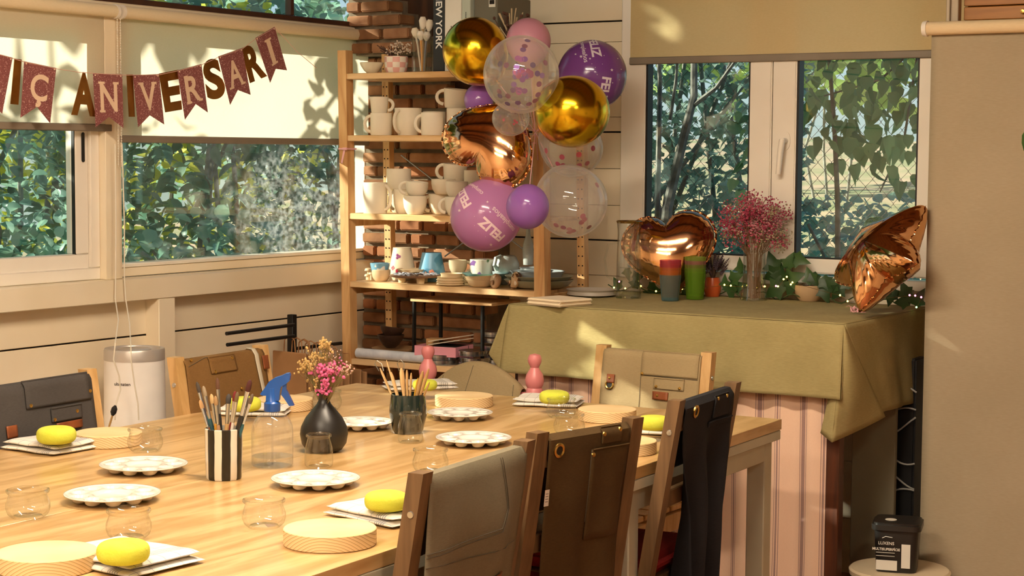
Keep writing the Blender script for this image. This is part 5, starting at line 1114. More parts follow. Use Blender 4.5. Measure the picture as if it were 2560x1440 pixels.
def inflate(outline, n=72, it=700):
    """height of a film blown up inside an outline (soap-film solve on a grid)"""
    pts = np.array([outline(i/400) for i in range(400)]); lo, hi = pts.min(0)-1e-3, pts.max(0)+1e-3
    gx, gy = np.meshgrid(np.linspace(lo[0], hi[0], n), np.linspace(lo[1], hi[1], n)); ins = np.zeros(gx.shape, bool)
    for (x0, y0), (x1, y1) in zip(pts, np.roll(pts, -1, 0)):
        c = ((y0 > gy) != (y1 > gy)); ins ^= c & (gx < (x1-x0)*(gy-y0)/(y1-y0+1e-12)+x0)
    h = np.zeros(gx.shape)
    for _ in range(it):
        a = h.copy(); a[1:-1, 1:-1] = .25*(h[2:, 1:-1]+h[:-2, 1:-1]+h[1:-1, 2:]+h[1:-1, :-2])+1; h = np.where(ins, a, 0)
    h = h/h.max()
    def f(x, y):
        i = min(n-1.001, max(0, (x-lo[0])/(hi[0]-lo[0])*(n-1))); j = min(n-1.001, max(0, (y-lo[1])/(hi[1]-lo[1])*(n-1))); a, c = int(i), int(j); u, v = i-a, j-c
        return float((h[c, a]*(1-u)+h[c, a+1]*u)*(1-v)+(h[c+1, a]*(1-u)+h[c+1, a+1]*u)*v)
    return f
def pillow(outline, thick, name, mat_, parent, wr=.06, nw=60, ns=26):
    """foil balloon: film inflated both ways, puckered toward the welded rim"""
    b = MB(); n = 300; hf = inflate(outline)
    H = np.zeros((ns+1, n))
    for j in range(ns):
        s = 1-(1-j/ns)**1.35
        for i in range(n): x, y = outline(i/n); H[j, i] = max(0, hf(x*s, y*s))**.55
    for _ in range(5): H = (np.roll(H, 1, 1)+np.roll(H, -1, 1)+np.roll(H, 2, 1)+np.roll(H, -2, 1)+H)/5
    for _ in range(2): H[1:-1] = (H[2:]+H[:-2]+2*H[1:-1])/4
    H[0] = H[0].mean()
    for side in (1, -1):
        def f(u, v):
            x, y = outline(u); s = 1-(1-v)**1.35; h = H[round(v*ns), round(u*n) % n]
            pk = 1+wr*s**9*math.sin(u*nw*2*PI+3*math.sin(u*23))
            return V((x*s, y*s, side*(thick*h*pk+.0006)))
        b.grid(f, n, ns, wrap=True)
    b.grid(lambda u, v: V((outline(u)[0]*(1+.03*v), outline(u)[1]*(1+.03*v), .003*v*math.sin(u*nw*2*PI))), n, 1, wrap=True)
    return b.build(name, mat_, parent, angle=70)
def heart(sz):
    pts = []
    for i in range(400):
        a = 2*PI*i/400; pts.append((16*math.sin(a)**3/16*.5*sz, (13*math.cos(a)-3.3*math.cos(2*a)-2*math.cos(3*a)-.5*math.cos(4*a))/16*.55*sz+.02*sz))
    # walk by arc
    def f(u):
        k = (u % 1)*400; i = int(k) % 400; j = (i+1) % 400; w_ = k-int(k); return (pts[i][0]*(1-w_)+pts[j][0]*w_, pts[i][1]*(1-w_)+pts[j][1]*w_)
    return f
def star(sz, inner=.52):
    def f(u):
        a = u*2*PI; k = (u*5) % 1; q = abs(k-.5)*2; r = sz*(inner+(1-inner)*q**1.25); return (r*math.sin(a+0), r*math.cos(a))
    return f
def foil_balloon(name, label, c, xa, ya, outline, thick, nw=46, knot=None):
    za = V(xa).cross(V(ya)); t = thing(name, label, 'balloon', M=frame(c, xa, V(za).cross(V(xa)), za)); pillow(outline, thick, 'foil', ROSE, t, nw=nw); return t
mid = P(1676, 628, 'y', 5.60); k_ = mpp(mid); 
yaw_v = V((.80, .60, 0)); up_v = (V((-.22, 0, .97))+V((-.0, .16, 0))).normalized()
xa = V((.90, .38, .18)).normalized(); ya = (up_v-xa*up_v.dot(xa)).normalized()
hb = foil_balloon('heart_balloon', 'rose gold heart foil balloon standing on the green cloth', mid, xa, ya, heart(235*k_), .062)
sc_ = P(2206, 640, 'y', 5.29); k_ = mpp(sc_); UPV = R0.cross(FW).normalized()
nn = (-R0*.78+UPV*.52-FW*.35).normalized(); ya = R0*-.40-UPV*.85-FW*.35; ya = (ya-nn*ya.dot(nn)).normalized()
sb = foil_balloon('star_balloon', 'rose gold star foil balloon leaning on the roller screen', sc_, ya.cross(nn), ya, star(162*k_, .56), .09, 50)
b = MB(); q0 = P(2165, 784, 'z', CZ+.006)
for k_ in range(3): b.tube([q0+V((-.002*i-.01*math.sin(i*.7+k_)*(i/24), -.008*k_+.010*math.cos(i*.8+k_)*(i/24), .004+.010*math.sin(i*.55+k_*2)**2*(i/24)*2)) for i in range(26)], .0018, 5, flat=.4)
tag(b.build('balloon_ribbon', RIB), 'pink curling ribbon at the foot of the star balloon', 'ribbon')
# stacks of coloured tumblers
def plastic(name, c): return glassy(name, tuple(.6+.4*x for x in srgb(c)[:3]), .25, .06, .15, haze=.30, hazec=tuple(srgb(c)[:3]), power=2)
def tumbler_stack(px, py, hpx, wtop, wbot, cols, names, where):
    p = C(px, py); k = mpp(p); H = hpx*k; rt, rb = wtop/2*k, wbot/2*k; n = len(cols); step = H*.36/(n-1); h = H-step*(n-1)
    for i, (c, nm) in enumerate(zip(cols, names)):
        t = thing('tumbler', nm+' plastic tumbler, '+('lowest' if i == 0 else 'topmost' if i == n-1 else 'number %s from below' % ('two', 'three', 'four', 'five')[i-1])+' in the '+where+' stack', 'tumbler', p+V((0, 0, i*step)), 0, 'coloured plastic tumblers')
        MB().lathe([(0, .001), (rb, .001), (rb*1.02, .004), (rt*(.985), h*.9), (rt, h), (rt-.0012, h), (rb-.001, .004), (0, .003)], 28, cap=False).build('cup', plastic('tumbler_'+c, c), t)
tumbler_stack(1675, 752, 102, 54, 42, ('86AEB0', 'E8923C', 'E8A03C', 'E25A66', 'D8506A'), ('blue', 'orange', 'amber', 'coral', 'pink'), 'left')
tumbler_stack(1737, 748, 106, 53, 42, ('9CC83C', 'A8D046', 'A6C850', 'D88A96', 'B4C85A'), ('green', 'lime', 'bright green', 'pink', 'yellow green'), 'right')
# orange pot with lavender
p = C(1781, 741); t = thing('orange_pot', 'small orange pot of dried lavender', 'pot', p); k_ = mpp(p); r_ = 21*k_
MB().lathe([(0, 0), (r_*.8, 0), (r_*1.0, r_*.7), (r_*1.0, r_*1.4), (r_*.78, r_*2.25), (r_*.7, r_*2.2), (r_*.7, r_*1.8), (0, r_*1.8)], 32, cap=False).build('pot', pm('orange_glaze', 'C4572A', .25), t)
t = thing('lavender_bunch', 'dark dried lavender standing in the orange pot', 'dried flowers', t.location+V((0, 0, .0)))
b, f = MB(), MB()
for _ in range(34):
    a = R()*2*PI; s_ = r_*2.3*R()**.7; e = V((math.cos(a)*s_+r_*.3, math.sin(a)*s_, r_*(3.2+2.2*R()))); o_ = V((0, 0, r_*1.8)); b.tube([o_, o_+e*.3, e], .0012, 4)
    for k in range(7): f.ball(o_.lerp(e, .55+.065*k), .0042-.0003*k, 5, 3)
b.build('stems', pm('dark_sprig', '5E4438', .9), t); f.build('lavender_heads', pm('lavender_dry', '4A3A44', .9), t)['kind'] = 'stuff'
# vase with pink dried flowers
p = C(1884, 750); t = thing('flower_vase', 'clear glass vase of pink dried flowers', 'vase', p); k_ = mpp(p); r_ = 31*k_; h_ = 125*k_
MB().lathe([(0, .004), (r_*1.03, .004), (r_*.86, h_*.45), (r_*.84, h_*.98), (r_*.9, h_), (r_*.88, h_*.6), (r_*.90, h_*.45), (r_*1.09, 0), (0, 0)], 32, cap=False).build('glass', CG, t)
t = thing('flower_bunch', 'big bunch of pink dried flowers in the clear vase', 'flowers', t.location+V((0, 0, .0)))
b = MB(); fl_ = {'C04A66': MB(), 'A83A54': MB(), 'C8808A': MB(), 'A89A78': MB()}; ks = list(fl_)
for q_ in range(260):
    a = R()*2*PI; rr_ = R()**.55; e = V((math.cos(a)*rr_*.125, math.sin(a)*rr_*.10, h_*1.05+.13*R()+.07*(1-rr_))); e.x -= .005
    if q_ % 4 == 0 or rr_ < .25: b.tube([V((math.cos(a)*r_*.6*R(), math.sin(a)*r_*.6*R(), .006)), V((math.cos(a)*r_*.62, math.sin(a)*r_*.62, h_*.9)), e], .0008, 3)
    kk = ks[random.choices((0, 1, 2, 3), (6, 5, 4, 2) if e.z > h_*1.3 and e.x < .06 else (2, 2, 3, 6))[0]]
    for _ in range(11): fl_[kk].ball(e+V((random.gauss(0, .011), random.gauss(0, .011), random.gauss(0, .011))), random.uniform(.0019, .0038), 5, 3)
b.build('stems', pm('stem_brown', '8A6242', .9), t)
for kk in ks: fl_[kk].build('blossom', pm('blossom_'+kk, kk, .8), t)['kind'] = 'stuff'
# bowl of soil
p = C(2022, 752); t = thing('planter_bowl', 'cream bowl filled with dark soil', 'bowl', p); k_ = mpp(p); r_ = 40*k_; h_ = 40*k_
MB().lathe([(0, 0), (r_*.55, 0), (r_*.8, h_*.3), (r_*.98, h_*.75), (r_, h_), (r_*.95, h_), (r_*.9, h_*.85), (0, h_*.85)], 36, cap=False).build('bowl', pm('bowl_sand', 'C9AA84', .55), t)
MB().lathe([(r_*.93, h_*.84), (r_*.6, h_*.95), (0, h_*.97)], 24, cap=False).build('soil', pm('dark_soil', '2A1A16', .95, bump=.8), t)
# ivy garland with fairy lights
IVM = leafmat('ivy_leaf', '24401F', '3E5E30', .15); t = thing('ivy_garland', 'green ivy garland lying along the window', 'garland', (-2.7, 5.70, CZ)); vs_, fs_ = LP['ivy']; me = MB().add(vs_, fs_).mesh('leaf', IVM); O = V((-2.7, 5.70, CZ))
vine = [Cy(x, 5.70+.02*math.sin(x*.05))+V((0, 0, .012+.012*math.sin(x*.08)))-O for x in range(1520, 2330, 15)]; MB().tube(vine, .0022, 6).build('vine', pm('vine_green', '3E4E26', .8), t)
def leaf(px, py, s, ang, y=5.69):
    q = P(px, py, 'y', y)-O; u = V((math.cos(ang), -.15, math.sin(ang))); xx = V((math.sin(ang), .25*math.cos(px), -math.cos(ang))); o = link('leaf', me, t); o.matrix_local = frame(q-u*s*.5, xx-u*xx.dot(u), u, xx.cross(u)) @ Matrix.Scale(s, 4)
for px, py, s, a in ((1928, 650, .062, 2.0), (1975, 648, .05, 1.2), (2006, 652, .052, -.3), (1950, 675, .058, 1.7), (1925, 690, .06, 3.6), (1990, 692, .062, .4), (1960, 708, .05, -1.2), (2022, 685, .05, 2.0), (2038, 705, .045, -1.2), (2070, 715, .05, -.9), (1930, 730, .07, -2.6), (1975, 725, .05, -2.0), (1845, 690, .05, .6), (1850, 660, .045, 1.9), (1828, 735, .055, -1.6), (1852, 715, .05, .2), (1812, 700, .04, 1.8), (1880, 700, .05, 2.4), (2090, 735, .05, -2.2), (2065, 742, .05, -1.2), (2088, 705, .05, 1.0), (2110, 700, .045, 2.4), (1590, 700, .042, 1.4), (1540, 705, .04, 2.2), (1570, 690, .04, -1.5), (1600, 690, .045, .5), (1640, 725, .05, -.5), (1700, 720, .05, .8), (1710, 735, .045, -2.4), (1620, 735, .05, 2.8), (2240, 735, .05, .2), (2260, 720, .05, 2.2), (2280, 748, .05, -.8), (2250, 755, .045, 3.2), (2225, 748, .05, -2), (2300, 740, .05, 1.0)): leaf(px, py, s*1.1, a, 5.69 if px < 2100 else 5.60)
FL = [emis('fairy_yellow', 'FFE66A', 9), emis('fairy_pink', 'FF7AA8', 9), emis('fairy_green', 'A8FF9A', 7)]
t = thing('fairy_lights', 'string of tiny coloured fairy lights in the ivy', 'string lights', (-2.7, 5.66, CZ)); O2 = V((-2.7, 5.66, CZ)); wire = []
for i, (px, py) in enumerate(((1535, 719), (1548, 704), (1563, 721), (1602, 715), (1640, 728), (1705, 722), (1811, 712), (1827, 714), (1890, 719), (1912, 716), (1940, 715), (1945, 716), (1959, 698), (1967, 692), (1977, 711), (1981, 706), (2100, 738), (2119, 753), (2274, 738), (2288, 739), (2303, 743), (2291, 768))):
    q = P(px, py, 'y', 5.665 if px < 2100 else 5.58)-O2; wire.append(q+V((0, .003, -.002))); MB().ball(q, .0032, 8, 5).build('bulb', FL[0 if i not in (1, 10, 18, 19, 20) else 1] if i != 21 else FL[2], t)
MB().tube(wire, .0007, 4).build('wire', pm('wire_copper', '9A7A4A', .4, .8), t)
# ================================================================== on the work table
def place(px, py): return T(px, py)+V((0, 0, .0006))
JARG = glassy('jar_glass', (.99, .995, .985), .85, .08, .01, power=2.4, edge=(.72, .76, .72))
def jar(label, px, py, wpx, tall=False):
    p = place(px, py); r = wpx/2*mpp(p); t = thing('glass_jar', label, 'jar', p, 0, 'small glass jars on the work table')
    if tall: k = [(0, .10), (.70, .09), (.80, .0), (.93, .12), (.97, .4), (.93, 1.3), (.78, 1.85), (.75, 2.0), (.80, 2.04), (.86, 2.08), (.86, 2.22), (.80, 2.26), (.77, 2.2), (.77, 2.1)]
    else: k = [(0, .12), (.60, .10), (.68, .0), (.88, .18), (.96, .42), (.95, .65), (.84, .95), (.82, 1.05), (.90, 1.10), (.94, 1.16), (.93, 1.24), (.87, 1.26), (.85, 1.2), (.85, 1.12)]
    MB().lathe([(a*r, z*r) for a, z in reversed(k)], 36, cap=False).build('glass', JARG, t); return t
jar('low glass jar nearest the left picture edge', 70, 1294, 114)
jar('low glass jar just behind the nearest folded towel', 322, 1346, 118)
jar('low glass jar left of the wooden round with dark grain', 660, 1318, 114)
jar('low glass jar near the charcoal apron chair', 363, 1128, 92)
jar('low glass jar half hidden by the nearest chair', 1076, 1180, 94)
jar('low glass jar standing behind the black vase', 817, 1024, 78)
jar('low glass jar in front of the far folded towel with a sponge', 1403, 1044, 78)
jar('low glass jar close behind the dark brown apron', 1423, 1086, 82)
jar('tall glass jar in front of the black vase', 797, 1168, 74, True)
jar('tall glass jar in front of the dark green cup', 1026, 1106, 66, True)
# palettes
PALM = pm('palette_white', 'DEDAD0', .15, c2='D6D1C6', ns=4, coat=.3)
def palette(label, px, py, wpx):
    p = place(px, py); r = wpx/2*mpp(p); t = thing('paint_palette', label, 'palette', p, R()*.6, 'round white paint palettes')
    def h(x, y):
        d = math.hypot(x, y)/r; z = .0140
        if d < .42: z -= .006*min(1, (.42-d)/.07)
        a = math.atan2(y, x); k = round(a/(2*PI/10))*2*PI/10; q = math.hypot(x/r-.70*math.cos(k), y/r-.70*math.sin(k))
        if q < .175: z -= .0128*(1-(q/.175)**2)**.38
        return z + (.002 if d > .96 else 0)
    b = MB(); b.grid(lambda u, v: V((math.cos(u*2*PI)*r*v, math.sin(u*2*PI)*r*v, h(math.cos(u*2*PI)*r*v, math.sin(u*2*PI)*r*v))), 150, 34, wrap=True); o = b.build('dish', PALM, t, angle=60)
    md = o.modifiers.new('thick', 'SOLIDIFY'); md.thickness = .0022; md.offset = 1
    return t
for a in (('round white palette left of the striped cup, the farther of two', 359, 1178, 218), ('round white palette left of the striped cup, the nearer of two', 281, 1253, 238), ('round white palette in front of the spray bottle', 789, 1214, 222), ('round white palette behind the black vase', 903, 1070, 165), ('round white palette beside the dark green cup', 1150, 1046, 164), ('round white palette behind the grey apron chair', 1184, 1110, 190)): palette(*a)
# wooden rounds
def roundmat():
    m, n, out = base('round_pine'); b = N(n, 'BsdfPrincipled'); b.inputs['Roughness'].default_value = .6; co = coords(n, (1, 1, 1)); sp = N(n, 'SeparateXYZ'); n.links.new(co, sp.inputs[0])
    az = N(n, 'Math', operation='ADD'); az.inputs[1].default_value = .055; n.links.new(sp.outputs[2], az.inputs[0]); cb_ = N(n, 'CombineXYZ'); n.links.new(sp.outputs[0], cb_.inputs[0]); n.links.new(az.outputs[0], cb_.inputs[2])
    ln = N(n, 'VectorMath', operation='LENGTH'); n.links.new(cb_.outputs[0], ln.inputs[0]); t = N(n, 'TexNoise', i_Scale=9.0, i_Detail=2.0); n.links.new(co, t.inputs[0])
    ad = N(n, 'Math', operation='MULTIPLY_ADD'); ad.inputs[1].default_value = .012; n.links.new(t.outputs[0], ad.inputs[0]); n.links.new(ln.outputs['Value'], ad.inputs[2])
    mu = N(n, 'Math', operation='MULTIPLY'); mu.inputs[1].default_value = 190; n.links.new(ad.outputs[0], mu.inputs[0]); fr = N(n, 'Math', operation='FRACT'); n.links.new(mu.outputs[0], fr.inputs[0])
    r = ramp(n, fr.outputs[0], [(.0, 'E2C79C'), (.72, 'D6B684'), (.9, '9A7648'), (1, 'E2C79C')]); pl = ramp(n, t.outputs[0], [(.3, 'EBD0A0'), (.7, 'DFBE86')])
    g = N(n, 'NewGeometry'); s2 = N(n, 'SeparateXYZ'); n.links.new(g.outputs['Normal'], s2.inputs[0]); gt = N(n, 'Math', operation='GREATER_THAN'); gt.inputs[1].default_value = .6; n.links.new(s2.outputs[2], gt.inputs[0])
    mx = N(n, 'Mix', data_type='RGBA'); n.links.new(gt.outputs[0], mx.inputs['Factor']); n.links.new(r, mx.inputs['A']); n.links.new(pl, mx.inputs['B']); n.links.new(mx.outputs['Result'], b.inputs['Base Color']); n.links.new(b.outputs[0], out.inputs[0]); return m
RPINE = roundmat()
def wround(label, px, pytop, wpx, rz):
    p = place(px, pytop); h = .030; p = P(px, pytop, 'z', TZ+h); r = wpx/2*mpp(p); p.z = TZ+.0006; t = thing('wooden_round', label, 'board', p, rz, 'turning rounds of pine')
    MB().lathe([(r-.0015, 0), (r, .0015), (r, h-.0015), (r-.0015, h)], 64).build('disc', RPINE, t)
for i, a in enumerate((('pine round with dark grain on its side, nearest the right chairs', 825, 1319, 233), ('pine round cut by the left picture edge', 118, 1378, 250), ('pine round beside the charcoal apron towel', 271, 1080, 166), ('pine round behind the spray bottle', 712, 996, 140), ('pine round in front of the beige apron', 1160, 988, 145), ('pine round in front of the taupe apron', 1518, 1022, 146), ('pine round beside the black apron chair', 1566, 1100, 152))): wround(*a, YAW+.3*math.sin(i*2.3))
# towels and sponges
def towelmat(name, lc, s=.034, off=0.0):
    m, n, out = base(name); b = N(n, 'BsdfPrincipled'); b.inputs['Roughness'].default_value = .95; co = coords(n); sp = N(n, 'SeparateXYZ'); n.links.new(co, sp.inputs[0]); outs = []
    for ax in (0, 1):
        mu = N(n, 'Math', operation='MULTIPLY'); mu.inputs[1].default_value = 1/s; n.links.new(sp.outputs[ax], mu.inputs[0]); fr = N(n, 'Math', operation='FRACT'); n.links.new(mu.outputs[0], fr.inputs[0])
        lt = N(n, 'Math', operation='LESS_THAN'); lt.inputs[1].default_value = .045; n.links.new(fr.outputs[0], lt.inputs[0]); outs.append(lt.outputs[0])
    mu = N(n, 'Math', operation='MULTIPLY'); mu.inputs[1].default_value = 1/.006; n.links.new(sp.outputs[0], mu.inputs[0]); fr = N(n, 'Math', operation='FRACT'); n.links.new(mu.outputs[0], fr.inputs[0]); lt = N(n, 'Math', operation='LESS_THAN'); lt.inputs[1].default_value = .5; n.links.new(fr.outputs[0], lt.inputs[0])
    cp_ = N(n, 'Math', operation='COMPARE'); cp_.inputs[1].default_value = .062; cp_.inputs[2].default_value = .013; n.links.new(sp.outputs[0], cp_.inputs[0]); an = N(n, 'Math', operation='MULTIPLY'); n.links.new(lt.outputs[0], an.inputs[0]); n.links.new(cp_.outputs[0], an.inputs[1]); outs.append(an.outputs[0])
    a = N(n, 'Math', operation='MAXIMUM'); n.links.new(outs[0], a.inputs[0]); n.links.new(outs[1], a.inputs[1]); c = N(n, 'Math', operation='MAXIMUM'); n.links.new(a.outputs[0], c.inputs[0]); n.links.new(outs[2], c.inputs[1])
    f = N(n, 'Math', operation='MULTIPLY'); f.inputs[1].default_value = .6; n.links.new(c.outputs[0], f.inputs[0]); mx = N(n, 'Mix', data_type='RGBA'); mx.inputs['A'].default_value = srgb('DAD5CB'); mx.inputs['B'].default_value = srgb(lc); n.links.new(f.outputs[0], mx.inputs['Factor']); n.links.new(mx.outputs['Result'], b.inputs['Base Color']); n.links.new(b.outputs[0], out.inputs[0]); return m
TW1, TW2 = towelmat('towel_blue_check', '4A5878'), towelmat('towel_grey_check', '5E5A52', .030)
def towel(label, px, py, lx, ly, rz, lay=2, m=TW1, lh=.0125, at=None):
    p = place(px, py) if at is None else at+V((0, 0, .0006)); t = thing('folded_towel', label, 'towel', p, rz, 'checked tea towels'); z = .0
    for i in range(lay):
        b = MB(); w_, d_ = lx*(1-.03*i+.02*random.uniform(-1, 1)), ly*(1-.06*i); sd = R()*9
        def f(u, v):
            a = v*2*PI; x = (u-.5)*w_; yy = math.cos(a); zz = math.sin(a); sy = abs(yy)**.42*(1 if yy > 0 else -1); sz_ = abs(zz)**.8*(1 if zz > 0 else -1); e = (1-(abs(u-.5)*2)**14)
            return V((x, sy*d_/2*(1+.015*nz((u*3, 1, sd))), max(.0002, z+lh/2+sz_*lh/2*max(0, e)+.0040*nz((x*16, sy*2.2, sd))*(.35 if i == 0 else 1))))
        b.grid(f, 24, 28, ); b.build('towel_fold', m, t); z += lh
    return p.z+z
def towel3(label, A, D, C, **kw):
    a, d, c = T(*A), T(*D), T(*C); ctr = (a+c)/2; u = d-a; v = c-d; towel(label, 0, 0, u.length, v.length, math.atan2(u.y, u.x), at=ctr, **kw); return TZ+.0006+.0125*kw.get('lay', 2)
SPM = pm('sponge_yellow', 'CDD24A', .9, c2='C2C83C', ns=30, bump=.35, bs=220)
def sponge(label, px, py, wpx, z):
    p = P(px, py, 'z', z+.016); r = wpx/2*mpp(p); h = r*.86; p.z = z+.0015; pr = []
    for i in range(17):
        a = -PI/2+PI*i/16; c, s = math.cos(a), math.sin(a); pr.append((r*max(0, c)**.42, h/2+h/2*abs(s)**.8*(1 if s > 0 else -1)))
    tag(MB().lathe(pr, 40, cap=False).build('sponge', SPM, loc=p), label, 'sponge', 'yellow sponges')
zt_ = towel3('checked towel in the near left corner under a sponge', (140, 1410), (352, 1456), (488, 1404)); sponge('yellow sponge on the nearest towel', 308, 1386, 132, zt_)
zt_ = towel3('blue checked towel in front of the charcoal apron', (17, 1126), (154, 1145), (256, 1116) ); sponge('yellow sponge in front of the charcoal apron', 141, 1093, 98, zt_)
zt_ = towel3('checked towel beside the nearest chair', (832, 1292), (1010, 1330), (1085, 1296)); sponge('yellow sponge beside the nearest chair', 966, 1257, 110, zt_)
zt_ = towel('checked towel behind the striped cup', 640, 1034, .19, .13, .5, 2); sponge('yellow sponge behind the striped cup', 612, 1014, 82, zt_)
zt_ = towel('rumpled towel behind the dark green cup', 1050, 972, .22, .10, .9, 2, TW2); sponge('yellow sponge behind the dark green cup', 1062, 963, 62, zt_)
zt_ = towel('checked towel behind the far glass jars', 1372, 1012, .19, .13, .35, 2, TW2); sponge('yellow sponge behind the far glass jars', 1386, 996, 76, zt_)
zt_ = towel('checked towel beside the black apron chair', 1668, 1082, .19, .13, .25, 2); sponge('yellow sponge beside the black apron chair', 1634, 1060, 82, zt_)
towel('checked towel seen between the grey and the dark brown aprons', 1352, 1186, .16, .12, .1, 2)
# striped cup with brushes
p = place(560, 1196); t = thing('striped_cup', 'black and white striped cup full of brushes', 'cup', p); k_ = mpp(p); r_ = 46*k_; h_ = 126*k_
m, n, out = base('cup_stripes'); bb = N(n, 'BsdfPrincipled'); bb.inputs['Roughness'].default_value = .22; tc = N(n, 'TexCoord'); sp = N(n, 'SeparateXYZ'); n.links.new(tc.outputs['Object'], sp.inputs[0]); at = N(n, 'Math', operation='ARCTAN2'); n.links.new(sp.outputs[1], at.inputs[0]); n.links.new(sp.outputs[0], at.inputs[1])
nzz = N(n, 'TexNoise', i_Scale=14.0); n.links.new(tc.outputs['Object'], nzz.inputs[0]); wv = N(n, 'Math', operation='MULTIPLY_ADD'); wv.inputs[1].default_value = .12; n.links.new(nzz.outputs[0], wv.inputs[0]); n.links.new(at.outputs[0], wv.inputs[2])
mu = N(n, 'Math', operation='MULTIPLY'); mu.inputs[1].default_value = 7/(2*PI); n.links.new(wv.outputs[0], mu.inputs[0]); fr = N(n, 'Math', operation='FRACT'); n.links.new(mu.outputs[0], fr.inputs[0]); gt = N(n, 'Math', operation='GREATER_THAN'); gt.inputs[1].default_value = .54; n.links.new(fr.outputs[0], gt.inputs[0])
mx = N(n, 'Mix', data_type='RGBA'); mx.inputs['A'].default_value = srgb('1C1A16'); mx.inputs['B'].default_value = srgb('D9D2C2'); n.links.new(gt.outputs[0], mx.inputs['Factor']); n.links.new(mx.outputs['Result'], bb.inputs['Base Color']); n.links.new(bb.outputs[0], out.inputs[0])
MB().lathe([(0, 0), (r_*.93, 0), (r_*.97, .004), (r_*1.0, h_*.5), (r_*1.02, h_), (r_*.95, h_+.001), (r_*.93, h_*.1), (0, h_*.1)], 48, cap=False).build('body', m, t)
BRS = pm('ferrule', 'C0C4C8', .25, 1)
def brush(label, foot, px, py, hc, bc, L1=.62, rw=.0055, flat=1.0, nm='paint_brush', cup=None):
    foot = V(foot); v = (V(foot)-CAM); y = foot.y+random.uniform(-.012, .012); e = P(px, py, 'y', y); t = thing(nm, label, 'brush', foot, 0, 'brushes in the cups'); d = e-foot
    MB().tube([d*0, d*.25, d*L1*.92, d*L1], [.0028, .0045, rw*.95, rw*.7], 10).build('handle', pm('brh_'+hc, hc, .35), t)
    MB().tube([d*L1, d*(L1+.16), d*(L1+.26)], [rw*.7, rw*.8, rw*.9], 10, flat=flat).build('ferrule', BRS, t)
    MB().tube([d*(L1+.26), d*(L1+.30), d*.975, d], [rw*.9, rw*1.05, rw*.85, rw*.3], 10, flat=flat).build('bristles', pm('brb_'+bc, bc, .8), t)
cb0 = p+V((0, 0, .014))
for i, (px, py, hc, bc, l) in enumerate(((492, 955, '1F4E56', '3A3026', 'teal paint brush leaning far left in the striped cup'), (508, 965, '1F4E56', '8A7A62', 'teal paint brush second from the left in the striped cup'), (543, 945, '23272A', '5A3A26', 'black paint brush standing tallest in the middle of the striped cup'), (500, 1000, 'C8713A', 'C8A070', 'orange handled brush low at the left of the striped cup'), (528, 985, 'C8922E', 'B89A6A', 'ochre handled brush in the striped cup'), (538, 990, 'B8906A', '9A7A52', 'bare wood brush in the striped cup'), (572, 985, 'C49A62', '3A3634', 'natural wood brush with a grey dark tip in the striped cup'), (588, 978, '6E1F1E', '6E1F1E', 'dark red handled brush in the striped cup'), (594, 980, 'E8E2D6', '6E5A3E', 'white handled brush in the striped cup'), (626, 950, '1E1E1E', '4A1F1C', 'black handled flat brush with a dark red tip in the striped cup'), (632, 985, '1F5660', '6A5A4A', 'teal paint brush leaning far right in the striped cup'), (622, 995, 'C0986A', '8A7A66', 'wooden brush beside the flat brush in the striped cup'))):
    brush(l, cb0+V(((px-560)*k_*.12*R0.x, (px-560)*k_*.12*R0.y, 0)), px, py, hc, bc, rw=.0046 if i not in (9, 6) else .0062)
# dark green cup with clay tools
p = place(1020, 1082); t = thing('green_cup', 'dark green glazed cup full of clay tools', 'cup', p); k_ = mpp(p); r_ = 47*k_; h_ = 97*k_
DGR = pm('dark_green_glaze', '24302C', .12, c2='161E1C', ns=10, coat=.5)
MB().lathe([(0, 0), (r_*.72, 0), (r_*.82, .008), (r_*.99, h_*.45), (r_*1.0, h_*.6), (r_*.92, h_), (r_*.86, h_+.001), (r_*.92, h_*.6), (r_*.75, h_*.12), (0, h_*.12)], 40, cap=False).build('body', DGR, t)
TW_, TW2_ = wood('tool_wood', 'CDA873', 'B08A54', 'Z', 12, .5), pm('tool_steel', 'A8A89E', .35, .9)
cb0 = p+V((0, 0, .014))
for i, (px, py, wd, l) in enumerate(((950, 920, .0045, 'clay loop tool leaning far left in the green cup'), (966, 900, .003, 'thin needle tool in the green cup'), (978, 930, .005, 'wooden clay tool, third from the left in the green cup'), (1003, 920, .009, 'broad wooden clay spatula with a wire loop in the green cup'), (1017, 925, .005, 'straight wooden clay stick in the green cup'), (1028, 932, .0045, 'slim wooden clay stick in the green cup'), (1045, 945, .004, 'yellow handled clay tool in the green cup'), (1057, 928, .008, 'broad wooden clay paddle in the green cup'), (1072, 922, .006, 'pointed wooden clay knife leaning far right in the green cup'), (1074, 955, .004, 'short wooden clay stick at the right of the green cup'))):
    f_ = cb0+V(((px-1015)*k_*.10*R0.x, (px-1015)*k_*.10*R0.y, 0)); e = P(px, py, 'y', f_.y+random.uniform(-.01, .01)); d = e-f_; tt = thing('clay_tool', l, 'tool', f_, 0, 'clay tools in the green cup')
    MB().tube([d*0, d*.4, d*.75, d*.92, d], [.003, .004, wd*1.1, wd, wd*.4], 8, flat=.5).build('handle', TW_ if i != 6 else pm('tool_yellow', 'D8A83A', .5), tt)
    if i in (0, 3):
        b = MB(); u = d.normalized(); s_ = R0; b.tube([d*.95+s_*.006, d+s_*.009+u*.012, d+u*.022, d-s_*.009+u*.012, d*.95-s_*.006], .0011, 5); b.build('wire_loop', TW2_, tt)
